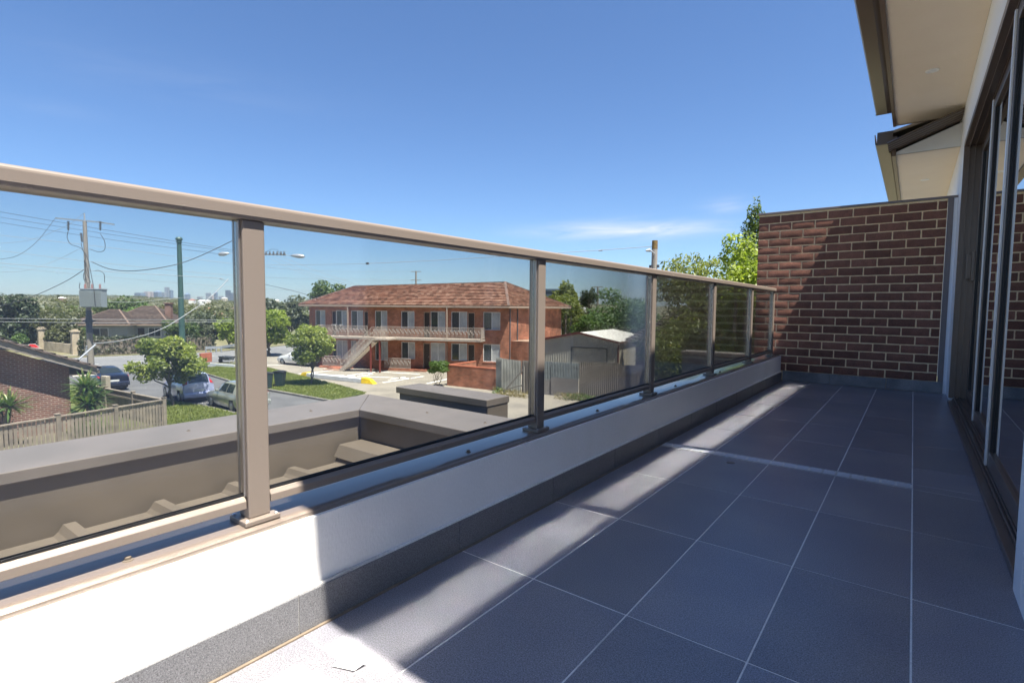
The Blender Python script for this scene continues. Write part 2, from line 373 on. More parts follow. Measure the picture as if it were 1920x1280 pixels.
# ------------------------------------------------------------------ parapet with coping
par = empty('parapet_wall', (-1.3, 2.5, 0), 0, 'low white rendered parapet with taupe metal coping and dark tile skirting', 'parapet')
par.location = (0, 0, 0)
MB().box(-1.42, -1.2225, -5.0, 6.86, -.6, .2875).build('rendered_wall', M_render, par)
n0 = None
yk = -1.20
edges = [-1.82]
jy = 1.288-.5925*5
sk = [jy+.5925*k for k in range(0, 17)]
for k in range(len(sk)-1):
    y0, y1 = sk[k], min(sk[k+1], 6.845)
    if y0 > 6.8: break
    MB().box(-1.2220, -1.2055, y0+.001, y1-.001, .002, .104).build('skirting_tile', M_skirt, par, bevel=.001, seg=1)
MB().box(-1.2224, -1.2090, sk[0], 6.845, .004, .1015).build('skirting_grout', M_grout, par)
MB().box(-1.2222, -1.209, sk[0], 6.845, .1042, .1082).build('skirting_trim', M_grout, par)
# coping: folded metal, a touch crowned and oil-canned
mb = MB(); ny = 120; prof = [(-1.237, .248), (-1.2355, .2485), (-1.2355, .2975), (-1.239, .3005), (-1.262, .3030), (-1.33, .3045), (-1.40, .3035), (-1.470, .3005), (-1.474, .297), (-1.474, .24)]
ysn = np.linspace(-5.0, 6.86, ny)
for i, y in enumerate(ysn):
    for (x, z) in prof:
        w_ = .0009*math.sin(y*5.1+x*9)+.0007*math.sin(y*11.3+2) if z > .299 else 0
        mb.v.append((x, y, z+w_))
n = len(prof)
for i in range(ny-1):
    for k in range(n-1): mb.f.append((i*n+k, (i+1)*n+k, (i+1)*n+k+1, i*n+k+1)); mb.m.append(0)
cop = mb.build('coping', M_coping, par, smooth=True, fix=False, angle=40)
s_ = cop.modifiers.new('solid', 'SOLIDIFY'); s_.thickness = .0012; s_.offset = 0
scr = None
for y in (.36, 1.42, 2.42, 3.55, 4.6, 5.7):
    if scr is None: scr = MB().lathe([(.011, 0), (.011, .002), (.0065, .003), (.0065, .008), (.004, .0095), (0, .0095)], 12).build('screw', M_roofm, par, smooth=True); o = scr
    else: o = scr.copy(); COL.objects.link(o)
    o.location = (-1.285, y, .303)

# ------------------------------------------------------------------ balustrade
bal = empty('glass_balustrade', (0, 0, 0), 0, 'taupe aluminium balustrade with dusty tinted glass panels on the parapet', 'balustrade')
RX = -1.292
mb = MB(); prof = [(-.034, 1.042), (-.036, 1.046), (-.036, 1.073), (-.031, 1.0785), (.030, 1.0805), (.035, 1.076), (.036, 1.071), (.036, 1.050), (.032, 1.042)]
mb.extr([(RX+a, b) for a, b in prof], 'y', -5.0, 6.62); mb.build('top_rail', M_rail, bal, bevel=.0015)
posts = [-3.11, -1.865, -.62, .632, 1.868, 3.098, 4.342, 5.575, 6.585]
pm = None
for i, y in enumerate(posts):
    if pm is None:
        pm = MB().box(RX-.025, RX+.025, -.027, .027, .3165, 1.0415).build('post', M_rail, bal, bevel=.0035, seg=3)
        gv = MB().box(RX-.0060, RX+.0060, -.0300, -.0272, .372, 1.0412).build('glazing_channel', M_chan, pm)
        gv.data = gv.data
        g2 = MB().box(RX-.0060, RX+.0060, .0272, .0300, .372, 1.0412).build('glazing_channel', M_chan, pm)
        l1 = MB().box(RX-.016, RX-.0075, -.0325, -.0272, .372, 1.041).build('channel_lip', M_chan, pm, bevel=.001, seg=1)
        l2 = MB().box(RX+.0075, RX+.016, -.0325, -.0272, .372, 1.041).build('channel_lip', M_chan, pm, bevel=.001, seg=1)
        bp = MB().box(RX-.042, RX+.042, -.044, .044, .3035, .3163).build('base_plate', M_rail, pm, bevel=.0025, seg=2)
        for by in (-.036, .036):
            for bx_ in (-.034, .034): MB().lathe([(.0045, 0), (.0045, .002), (.003, .0032), (0, .0035)], 8, (RX+bx_, by, .3163)).build('bolt', M_steel, bp)
        o = pm
    else:
        o = copy_tree(pm, bal)
    o.location = (0, y, 0)
for i in range(len(posts)-1):
    a, b = posts[i]+.0305, posts[i+1]-.0305
    r = MB().extr([(RX-.02, .343), (RX-.02, .362), (RX-.012, .371), (RX+.012, .371), (RX+.021, .362), (RX+.021, .343)], 'y', a, b).build('bottom_rail', M_rail, bal, bevel=.001, seg=1)
    MB().box(RX-.0068, RX-.0045, a+.001, b-.001, .3712, .3765).build('gasket', M_rubber, r)
    MB().box(RX+.0045, RX+.0068, a+.001, b-.001, .3712, .3765).build('gasket', M_rubber, r)
    MB().box(RX-.004, RX+.004, a+.002, b-.002, .366, 1.0445).build('glass_panel', M_glass, bal)

# ------------------------------------------------------------------ brick privacy wall
bw = empty('brick_privacy_wall', (0, 0, 0), 0, 'dark rock-face brick wall with cream mortar closing the far end of the balcony', 'brick wall')
WY = 6.87
MB().box(-1.525, .222, WY+.0055, WY+.23, -.5, 1.962).build('mortar_body', M_mortar, bw)
CH = (1.95-.118)/20
bmesh_cache = {}
def brick_mesh(L_, H_):
    k = (round(L_, 3), round(H_, 3))
    if k in bmesh_cache and len(bmesh_cache[k]) >= 3: return random.choice(bmesh_cache[k])
    m_ = MB(); nx = max(2, int(L_/.03)); nz = 3
    vs = []
    for j in range(nz+1):
        for i in range(nx+1):
            e = (i in (0, nx)) or (j in (0, nz))
            vs.append((L_*i/nx+(0 if i not in (0, nx) else random.uniform(-.0012, .0012)), (.0018 if e else -random.uniform(.0005, .002)), H_*j/nz+(0 if j not in (0, nz) else random.uniform(-.0012, .0012))))
    nv = len(vs)
    for j in range(nz+1):
        for i in range(nx+1):
            if i in (0, nx) or j in (0, nz): pass
    fs = [(j*(nx+1)+i, j*(nx+1)+i+1, (j+1)*(nx+1)+i+1, (j+1)*(nx+1)+i) for j in range(nz) for i in range(nx)]
    ring = [i for i in range(nx+1)]+[j*(nx+1)+nx for j in range(1, nz+1)]+[nz*(nx+1)+i for i in range(nx-1, -1, -1)]+[j*(nx+1) for j in range(nz-1, 0, -1)]
    for q in ring: vs.append((vs[q][0], .02, vs[q][2]))
    R_ = len(ring)
    for a in range(R_):
        b = (a+1) % R_; fs.append((ring[b], ring[a], nv+a, nv+b))
    m_.add(vs, fs)
    o = m_.build('brick', M_brick, None, fix=False, smooth=True, angle=60); me = o.data; bpy.data.objects.remove(o)
    bmesh_cache.setdefault(k, []).append(me); return me
BL = .2395
for r in range(20):
    z = .120+r*CH
    x = -1.525 if r % 2 else -1.525-BL/2
    while x < .218:
        a, b = max(x, -1.525), min(x+BL-.0125, .218)
        if b-a > .03:
            o = bpy.data.objects.new('brick', brick_mesh(b-a, CH-.0120)); COL.objects.link(o); o.parent = bw
            o.location = (a, WY-.0005+random.uniform(-.0015, .0015), z+random.uniform(-.001, .001)); o.rotation_euler = (0, random.uniform(-.002, .002), 0)
        x += BL
        if r == 7 and abs(x-.1) < .1: x += .004
# side end bricks of the wall's free end
MB().box(-1.538, .2995, WY-.012, WY+.245, 1.9625, 1.985).build('cap_flashing', M_cap, bw, bevel=.002)
MB().box(.2255, .270, WY-.010, WY+.05, .1, 1.9620).build('edge_trim', M_cap, bw, bevel=.001)
MB().box(.2705, .2995, WY-.002, WY+.2, -.05, 1.9620).build('side_return', M_white, bw)
for k, (a, b) in enumerate(((-1.2, -.72), (-.717, -.2), (-.197, .27))):
    MB().box(a, b, WY-.0185, WY-.003, .003, .117).build('skirting_tile', M_skirt2, bw, bevel=.001, seg=1)

# ------------------------------------------------------------------ the house the balcony belongs to
hs = empty('townhouse', (0, 0, 0), 0, 'white walled townhouse with beige eaves and brown gutters over the tiled balcony', 'house')
WX = .300; ZS = 2.785
DY0, DY1, DZ = 2.14, 6.20, 2.33
MB().box(WX, WX+.2, DY1+.002, 12.5, -.05, ZS+.2).build('wall', M_white, hs)
MB().box(WX-.022, WX+.2, -5.0, DY0-.002, -.05, ZS).build('wall', M_white, hs)
MB().box(WX, WX+.2, DY0, DY1, DZ+.002, ZS).build('wall', M_white, hs)
# vertical cladding groove beside the near jamb
for y in (1.995, 1.86, 1.72):
    MB().box(WX-.0255, WX-.0223, y, y+.125, .012, ZS-.01).build('cladding_board', M_white, hs, bevel=.001, seg=1)
# upper eave
E0, E1 = .56, 6.62
def soffit(x0, x1, y0, y1, z, step):
    y = y0
    while y < y1-.01:
        y2 = min(y+step, y1); MB().box(x0, x1, y+.0006, y2-.0006, z, z+.008).build('soffit_sheet', M_soffit, hs); y = y2
soffit(-.262, WX-.001, E0, 6.95, ZS, 2.06)
MB().box(-.262, -.235, E0, 6.955, ZS-.012, ZS+.19).build('fascia', M_fascia, hs)
MB().box(-.262, WX, 6.951, 6.962, ZS-.004, ZS+.03).build('end_trim', M_fascia, hs)
gut = MB().extr([(-.264, ZS+.03), (-.30, ZS+.018), (-.385, ZS+.018), (-.395, ZS+.03), (-.398, ZS+.125), (-.390, ZS+.13), (-.387, ZS+.035), (-.30, ZS+.028), (-.264, ZS+.05)], 'y', E0, 6.55).build('gutter', M_gutter, hs)
MB().box(-.397, -.266, 6.551, 6.555, ZS+.018, ZS+.13).build('gutter_end_cap', M_gutter, hs)
MB().box(-.399, -.392, E0, 6.552, ZS+.1215, ZS+.135).build('gutter_bead', M_gutter, hs)
# roof over the upper eave (sheet, pitched)
mb = MB(); mb.add([(-.33, -1.6 if False else E0, ZS+.15), (2.5, E0, ZS+.75), (2.5, 6.98, ZS+.75), (-.33, 6.98, ZS+.15), (-.33, E0, ZS+.18), (2.5, E0, ZS+.78), (2.5, 6.98, ZS+.78), (-.33, 6.98, ZS+.18)],
       [(0,1,2,3),(7,6,5,4),(0,4,5,1),(1,5,6,2),(2,6,7,3),(3,7,4,0)]); mb.build('roof', M_roofm, hs)
# lower eave beyond the brick wall
Z2 = 2.49
soffit(-.225, WX-.001, 7.0, 12.4, Z2, 2.4)
MB().box(-.262, -.227, 6.985, 12.4, Z2-.012, Z2+.19).build('fascia', M_fascia, hs)
MB().extr([(-.264, Z2+.16), (-.29, Z2+.125), (-.405, Z2+.125), (-.415, Z2+.14), (-.423, Z2+.235), (-.415, Z2+.24), (-.408, Z2+.145), (-.29, Z2+.135), (-.264, Z2+.19)], 'y', 6.98, 12.4).build('gutter', M_gutter, hs)
# gable infill above the lower soffit and the ribbed barge strip above that
mb = MB(); tri = [(-.225, Z2), (WX, Z2), (WX, Z2+.235), (-.225, Z2+.03)]
mb.extr(tri, 'y', 7.0, 7.02); mb.build('gable_infill', M_white, hs)
mb = MB(); nr = 22; prof = []
for k in range(nr*4+1):
    t = k/(nr*4); x = -.29+t*(WX+.29); zz = Z2+.02+t*.225
    prof.append((x, zz))
import itertools
def slope_sheet(y0, y1, ribs):
    m_ = MB(); a = []
    for k in range(ribs*4+1):
        y = y0+(y1-y0)*k/(ribs*4); hgt = (0, .012, .012, 0)[k % 4]; a.append((y, hgt))
    n_ = len(a)
    for (x, z) in ((-.29, Z2+.035), (WX-.002, Z2+.262)):
        for (y, h_) in a: m_.v.append((x, y, z+h_))
    for (x, z) in ((-.29, Z2+.031), (WX-.002, Z2+.258)):
        for (y, h_) in a: m_.v.append((x, y, z+h_))
    for i in range(n_-1):
        m_.f += [(i, i+1, n_+i+1, n_+i), (2*n_+i, 3*n_+i, 3*n_+i+1, 2*n_+i+1)]; m_.m += [0, 0]
    m_.f += [(0, n_, 3*n_, 2*n_), (n_-1, 3*n_-1+0, 4*n_-1, 2*n_-1)]; m_.m += [0, 0]
    return m_
sh = slope_sheet(6.60, 7.02, 5); sh.f.pop(); sh.m.pop(); sh.build('ribbed_roof_strip', M_gutter, hs, fix=False)
mb = MB(); mb.add([(-.40, 7.0, Z2+.2), (2.5, 7.0, Z2+.9), (2.5, 12.4, Z2+.9), (-.40, 12.4, Z2+.2), (-.40, 7.0, Z2+.23), (2.5, 7.0, Z2+.93), (2.5, 12.4, Z2+.93), (-.40, 12.4, Z2+.23)],
       [(0,1,2,3),(7,6,5,4),(0,4,5,1),(1,5,6,2),(2,6,7,3),(3,7,4,0)]); mb.build('roof', M_roofm, hs)
MB().box(-.40, -.262, 6.99, 7.0, Z2+.125, Z2+.26).build('gutter_end_cap', M_gutter, hs)
# recessed downlights
dl = None
for (x, y, z) in ((.03, 5.55, ZS), (.035, 8.52, Z2), (.03, 2.5, ZS)):
    if dl is None:
        dl = MB().lathe([(.030, -.001), (.034, -.004), (.045, -.0045), (.047, 0), (.03, .0)], 28).build('downlight', M_lamp, hs, smooth=True)
        MB().lathe([(.0, -.0015), (.029, -.0015), (.029, .0), (.0, .0)], 24).build('lens', mat('frosted_lens', (.72, .74, .78), .3), dl)
        o = dl
    else: o = copy_tree(dl, hs)
    o.location = (x, y, z)

# ------------------------------------------------------------------ sliding door
sd_ = empty('sliding_glass_door', (0, 0, 0), 0, 'wide dark bronze sliding door with dark glass on the right of the balcony', 'sliding door')
fx0, fx1 = WX-.012, WX+.165
MB().box(fx0, fx1, DY1-.045, DY1, .055, DZ-.045).build('frame_jamb', M_frame, sd_, bevel=.002)
MB().box(fx0, fx1, DY0, DY0+.045, .055, DZ-.045).build('frame_jamb', M_frame, sd_, bevel=.002)
MB().box(fx0, fx1, DY0, DY1, DZ-.0448, DZ).build('frame_head', M_frame, sd_, bevel=.002)
MB().box(fx0-.004, fx0+.028, DY0+.001, DY1-.001, .001, .030).box(fx0+.028, fx0+.06, DY0+.001, DY1-.001, .001, .045).box(fx0+.06, fx1, DY0+.001, DY1-.001, .001, .0545).build('sill_track', M_frame, sd_, bevel=.003)
for x in (fx0+.035, fx0+.075, fx0+.118, fx0+.155):
    MB().box(x, x+.006, DY0+.046, DY1-.046, .055, .068).build('track_rib', M_frame, sd_)
    MB().box(x, x+.006, DY0+.046, DY1-.046, DZ-.060, DZ-.0455).build('head_rib', M_frame, sd_)
    MB().box(x, x+.006, DY1-.058, DY1-.0455, .070, DZ-.062).build('jamb_rib', M_frame, sd_)
def leaf(name, x, y0, y1, sw=.055, sw2=None, bright=None, th=.034):
    e = MB()
    sw2 = sw2 or sw
    p_ = MB().box(x, x+th, y1-sw, y1, .07, DZ-.062).build(name, M_frame, sd_, bevel=.003)
    MB().box(x, x+th, y0, y0+sw2, .07, DZ-.062).build('stile', bright or M_frame, p_, bevel=.003)
    MB().box(x, x+th, y0+sw2+.0005, y1-sw-.0005, .07, .15).build('bottom_rail', M_frame, p_, bevel=.003)
    MB().box(x, x+th, y0+sw2+.0005, y1-sw-.0005, DZ-.13, DZ-.062).build('head_rail', M_frame, p_, bevel=.003)
    MB().box(x+th/2-.003, x+th/2+.003, y0+sw2+.0005, y1-sw-.0005, .1505, DZ-.1305).build('glass_pane', M_dglass, p_)
    MB().box(x+.004, x+th/2-.0035, y0+sw2+.0005, y0+sw2+.006, .1505, DZ-.1305).build('gasket', M_rubber, p_)
    MB().box(x+.004, x+th/2-.0035, y1-sw-.006, y1-sw-.0005, .1505, DZ-.1305).build('gasket', M_rubber, p_)
    return p_
M_edge = mat('satin_silver_edge', (.72, .70, .68), .35, .25)
lf1 = leaf('door_leaf', fx0+.120, 4.78, DY1-.06, .06)
lf2 = leaf('door_leaf', fx0+.080, 3.42, 4.86, .055)
lf3 = leaf('door_leaf', fx0+.038, DY0+.05, 3.50, .055)
MB().box(fx0+.027, fx0+.0375, 3.472, 3.50, .075, DZ-.07).build('silver_edge', M_edge, lf3, bevel=.002)
MB().box(fx0+.070, fx0+.0795, 4.835, 4.86, .075, DZ-.07).build('silver_edge', M_edge, lf2, bevel=.002)
hd = MB().box(fx0+.095, fx0+.1195, DY1-.118, DY1-.066, 1.10, 1.36).build('handle', M_frame, lf1, bevel=.004)
hd2 = MB().box(fx0+.06, fx0+.0945, DY1-.108, DY1-.078, 1.12, 1.34).build('pull', M_frame, hd, bevel=.004)
# room behind the glass
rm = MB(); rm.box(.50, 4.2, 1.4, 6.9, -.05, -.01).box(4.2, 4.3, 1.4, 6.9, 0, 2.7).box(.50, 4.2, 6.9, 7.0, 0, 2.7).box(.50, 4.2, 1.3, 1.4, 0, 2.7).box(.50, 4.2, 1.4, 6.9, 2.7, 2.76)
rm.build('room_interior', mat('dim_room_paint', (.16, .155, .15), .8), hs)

# ================================================================== THE STREET
def A_(mb_, name, m, parent=None, **k): return mb_.build(name, m, parent, **k)
# ------------------------------------------------------------------ materials
M_grass  = mat('mown_grass', (.085, .12, .028), .9, col2=(.16, .16, .05), scale=.9, detail=8, mixlo=.35, mixhi=.7, bump=.8, bscale=30, bdist=.03, speck=(40, .7, 1.3))
M_dry    = mat('patchy_dry_grass', (.11, .115, .04), .9, col2=(.22, .19, .11), scale=.8, detail=8, bump=.6, bscale=20, bdist=.03)
M_ground = mat('suburban_earth', (.10, .11, .05), .95, col2=(.17, .15, .10), scale=.05, detail=10)
M_asph   = mat('aged_asphalt', (.085, .085, .088), .9, col2=(.12, .12, .122), scale=.6, detail=8, speck=(40, .8, 1.2))
M_asph2  = mat('main_road_asphalt', (.15, .15, .155), .9, col2=(.19, .19, .19), scale=.3, detail=8, speck=(30, .85, 1.15))
M_conc   = mat('weathered_concrete', (.27, .24, .195), .9, col2=(.20, .18, .15), scale=.7, detail=9, mixlo=.4, mixhi=.7, speck=(15, .88, 1.1))
M_kerb   = mat('kerb_concrete', (.22, .205, .18), .9, col2=(.15, .14, .12), scale=2, detail=7)
M_line   = mat('white_road_paint', (.80, .78, .74), .8, col2=(.60, .58, .53), scale=6, detail=6, mixlo=.45, mixhi=.75)
M_yel    = mat('yellow_paint', (.72, .50, .015), .6, col2=(.6, .4, .02), scale=6)
M_wpaint = mat('white_block_paint', (.60, .62, .64), .7, col2=(.48, .49, .5), scale=4)
M_obrick = brickmat('orange_red_brick', (.40, .13, .068), (.24, .075, .042), (.36, .24, .17), msize=.010, vary=.38)
M_dbrick = brickmat('dark_brown_brick', (.19, .075, .050), (.13, .055, .040), (.34, .27, .22), msize=.012)  # the brick's own dark brown, with paler mortar
M_pier   = brickmat('cream_block', (.46, .38, .27), (.42, .34, .24), (.36, .30, .22), bw=.4, bh=.2)
M_concsl = mat('painted_concrete_slab', (.42, .36, .30), .8, col2=(.33, .28, .23), scale=4)
M_ironw  = mat('cream_wrought_iron', (.46, .39, .33), .6)
M_redpost= mat('maroon_post_paint', (.17, .035, .03), .5)
M_wglass = mat('window_glass_sky', (.035, .045, .055), .08, 0, spec=.8, col2=(.05, .06, .07), scale=.5)
M_blind  = mat('closed_blind', (.40, .41, .40), .55, col2=(.28, .29, .30), scale=1.5, spec=.8)
M_wframe = mat('white_window_frame', (.62, .62, .60), .5)
M_door   = mat('dark_brown_door', (.03, .018, .014), .5)
M_gutw   = mat('cream_gutter', (.36, .27, .21), .5)
M_grey   = mat('pole_timber_grey', (.28, .26, .235), .85, col2=(.20, .185, .165), scale=3, stretch=(6, 6, .6), bump=.4, bscale=20)
M_grey2  = mat('pole_dark_paint', (.07, .085, .105), .7, col2=(.10, .11, .12), scale=2)
M_galv   = mat('galvanised_steel', (.42, .44, .46), .45, .6)
M_wire   = mat('dark_cable', (.05, .055, .06), .6)
M_wire2  = mat('pale_cable', (.30, .31, .32), .5)
M_trans  = mat('transformer_grey', (.30, .34, .35), .5, .2)
M_insul  = mat('brown_insulator', (.25, .06, .04), .3)
M_green  = mat('dark_green_paint', (.035, .085, .072), .5, col2=(.045, .1, .085), scale=2)
M_bark   = mat('bark', (.12, .095, .07), .9, col2=(.2, .17, .13), scale=6, stretch=(1, 1, .3), bump=.5, bscale=12)
M_barkp  = mat('pale_bark', (.32, .26, .2), .9, col2=(.22, .17, .12), scale=6, stretch=(1, 1, .3))
L_bush   = leafmat('glossy_lime_leaf', (.05, .09, .02), (.30, .34, .07), .4, yellow=(.80, .76, .30))
L_lime   = leafmat('bright_lime_leaf', (.09, .14, .02), (.28, .34, .05), .4, yellow=(.40, .44, .10))
L_mid    = leafmat('mid_green_leaf', (.035, .065, .016), (.12, .17, .04), .3)
L_fresh  = leafmat('fresh_green_leaf', (.05, .10, .025), (.16, .24, .06), .35)
L_dark   = leafmat('dark_green_leaf', (.018, .035, .014), (.07, .095, .035), .2)
L_olive  = leafmat('olive_leaf', (.045, .055, .018), (.15, .155, .055), .28)
L_gum    = leafmat('gum_leaf', (.06, .08, .022), (.23, .26, .06), .38)
L_grey   = leafmat('grey_green_leaf', (.05, .065, .04), (.14, .16, .09), .25)
L_blue   = leafmat('blue_green_leaf', (.06, .11, .055), (.19, .28, .13), .4)
L_yucca  = leafmat('yucca_leaf', (.018, .04, .015), (.10, .17, .05), .25, yellow=(.38, .40, .14), rough=.35)
L_straw  = leafmat('straw', (.22, .18, .09), (.36, .30, .16), .3)

def rooftile(name, cols, course=.33, w=.3):
    """roof tiles: uv.x metres along the course, uv.y course number; each tile its own tone, lichen in patches"""
    m = bpy.data.materials.new(name); m.use_nodes = True; t = m.node_tree; N = t.nodes; L = t.links
    p = N['Principled BSDF']; p.inputs['Roughness'].default_value = .85
    uv = N.new('ShaderNodeUVMap'); uv.uv_map = 'UVMap'; sp = N.new('ShaderNodeSeparateXYZ'); L.new(uv.outputs[0], sp.inputs[0])
    def mt(op, a, b=None):
        n = N.new('ShaderNodeMath'); n.operation = op
        for i, v in enumerate((a, b)):
            if v is None: continue
            if isinstance(v, (int, float)): n.inputs[i].default_value = v
            else: L.new(v, n.inputs[i])
        return n.outputs[0]
    row = mt('FLOOR', sp.outputs[1]); col = mt('FLOOR', mt('ADD', mt('DIVIDE', sp.outputs[0], w), mt('MULTIPLY', row, .5)))
    cb = N.new('ShaderNodeCombineXYZ'); L.new(row, cb.inputs[0]); L.new(col, cb.inputs[1])
    wn = N.new('ShaderNodeTexWhiteNoise'); wn.noise_dimensions = '2D'; L.new(cb.outputs[0], wn.inputs['Vector'])
    cr = N.new('ShaderNodeValToRGB'); cr.color_ramp.elements[0].color = (*cols[0], 1); cr.color_ramp.elements[1].color = (*cols[2], 1)
    e = cr.color_ramp.elements.new(.5); e.color = (*cols[1], 1); L.new(wn.outputs[0], cr.inputs[0])
    tcn = N.new('ShaderNodeTexCoord'); n = N.new('ShaderNodeTexNoise'); n.inputs['Scale'].default_value = 2.6; n.inputs['Detail'].default_value = 9; n.inputs['Roughness'].default_value = .75
    L.new(tcn.outputs['Object'], n.inputs['Vector'])
    r = N.new('ShaderNodeMapRange'); r.inputs['From Min'].default_value = .52; r.inputs['From Max'].default_value = .75; L.new(n.outputs['Fac'], r.inputs['Value'])
    mx = N.new('ShaderNodeMixRGB'); L.new(mt('MULTIPLY', r.outputs[0], .6), mx.inputs[0]); L.new(cr.outputs[0], mx.inputs[1]); mx.inputs[2].default_value = (*cols[3], 1)
    L.new(mx.outputs[0], p.inputs['Base Color'])
    return m
M_terra = rooftile('terracotta_tiles', ((.16, .085, .06), (.30, .155, .105), (.40, .25, .18), (.07, .055, .05)))
M_brtile= rooftile('brown_tiles', ((.07, .05, .042), (.10, .072, .058), (.14, .105, .085), (.05, .045, .04)))

def tiled_plane(mb, a, b, c, d, course=.42, lift=.10):
    """stepped courses from eave a-b up to ridge d-c (a below d, b below c); uv in metres / course number"""
    a, b, c, d = map(Vector, (a, b, c, d))
    L_ = ((d-a).length+(c-b).length)/2; n = max(2, int(round(max((d-a).length, (c-b).length)/course)))
    e1 = (b-a).normalized(); nrm = e1.cross((d-a) if (d-a).length > (c-b).length else (c-b)).normalized()
    if nrm.z < 0: nrm = -nrm
    if mb.uv is None: mb.uv = []
    for k in range(n):
        t0, t1 = k/n, (k+1)/n
        p0, q0 = a.lerp(d, t0), b.lerp(c, t0); p1, q1 = a.lerp(d, t1), b.lerp(c, t1)
        pu, qu = p0+nrm*lift, q0+nrm*lift
        u = [(p0-a).dot(e1), (q0-a).dot(e1), (q1-a).dot(e1), (p1-a).dot(e1)]
        mb.add([pu, qu, q1+nrm*.004, p1+nrm*.004], [(0, 1, 2, 3)]); mb.uv += [(u[0], k+.1), (u[1], k+.1), (u[2], k+.9), (u[3], k+.9)]
        mb.add([p0, q0, qu, pu], [(0, 1, 2, 3)]); mb.uv += [(u[0], k+.1), (u[1], k+.1), (u[1], k+.1), (u[0], k+.1)]
def ridge_caps(mb, p, q, r=.11, step=.42):
    p, q = Vector(p), Vector(q); n = max(1, int((q-p).length/step))
    for k in range(n):
        a, b = p.lerp(q, k/n), p.lerp(q, (k+1)/n); mb.beam(a+Vector((0,0,.02)), b+Vector((0,0,.035)), r*2, .09)

# ------------------------------------------------------------------ leaves
def leaf_cloud(clumps, n, size, seed, flat=.5, aspect=1.8, inner=.0, droop=0.):
    """clumps: (x,y,z,rx,ry,rz). Leaf quads mostly near the shells of the clumps; returns verts, faces, tint"""
    rg = np.random.default_rng(seed)
    cl = np.array(clumps, float); vol = (cl[:, 3]*cl[:, 4]*cl[:, 5])**(2/3); idx = rg.choice(len(cl), n, p=vol/vol.sum())
    d = rg.normal(size=(n, 3)); d /= np.linalg.norm(d, axis=1)[:, None]
    rad = 1-np.abs(rg.normal(size=n))*.22; rad = np.clip(rad, inner, 1.12)
    lump = 1+.16*np.sin(d[:, 0]*5+idx*1.7)*np.sin(d[:, 1]*6+idx*2.3)+.12*np.sin(d[:, 2]*9+idx)
    c = cl[idx, :3]+d*cl[idx, 3:6]*(rad*lump)[:, None]
    nn = d*.7+rg.normal(size=(n, 3))*.75+np.array([0, 0, flat]); nn /= np.linalg.norm(nn, axis=1)[:, None]
    t = np.cross(nn, rg.normal(size=(n, 3))); t /= np.linalg.norm(t, axis=1)[:, None]
    t[:, 2] -= droop; t /= np.linalg.norm(t, axis=1)[:, None]
    b = np.cross(nn, t)
    s = size*rg.uniform(.6, 1.35, n)[:, None]
    v = np.stack([c-t*s*.5, c+b*s*.5/aspect, c+t*s*.5, c-b*s*.5/aspect], 1)
    patch = .5+.5*np.sin(c[:, 0]*2.1/size*.12+c[:, 1]*1.7/size*.12+c[:, 2]*2.9/size*.12)
    tint = np.clip(rg.beta(2, 2.4, n)*.75+patch*.25, 0, 1)
    return v.reshape(-1, 3), n, tint
def leaf_obj(name, m, clumps, n, size, seed, parent=None, **k):
    v, n, tint = leaf_cloud(clumps, n, size, seed, **k)
    me = bpy.data.meshes.new(name); me.vertices.add(n*4); me.vertices.foreach_set('co', v.astype(np.float32).ravel())
    me.loops.add(n*4); me.loops.foreach_set('vertex_index', np.arange(n*4, dtype=np.int32))
    me.polygons.add(n); me.polygons.foreach_set('loop_start', np.arange(0, n*4, 4, dtype=np.int32)); me.polygons.foreach_set('loop_total', np.full(n, 4, dtype=np.int32))
    me.update(calc_edges=True)
    at_ = me.attributes.new('tint', 'FLOAT', 'FACE'); at_.data.foreach_set('value', tint.astype(np.float32))
    me.materials.append(m); o = bpy.data.objects.new(name, me); COL.objects.link(o); o.parent = parent; return o

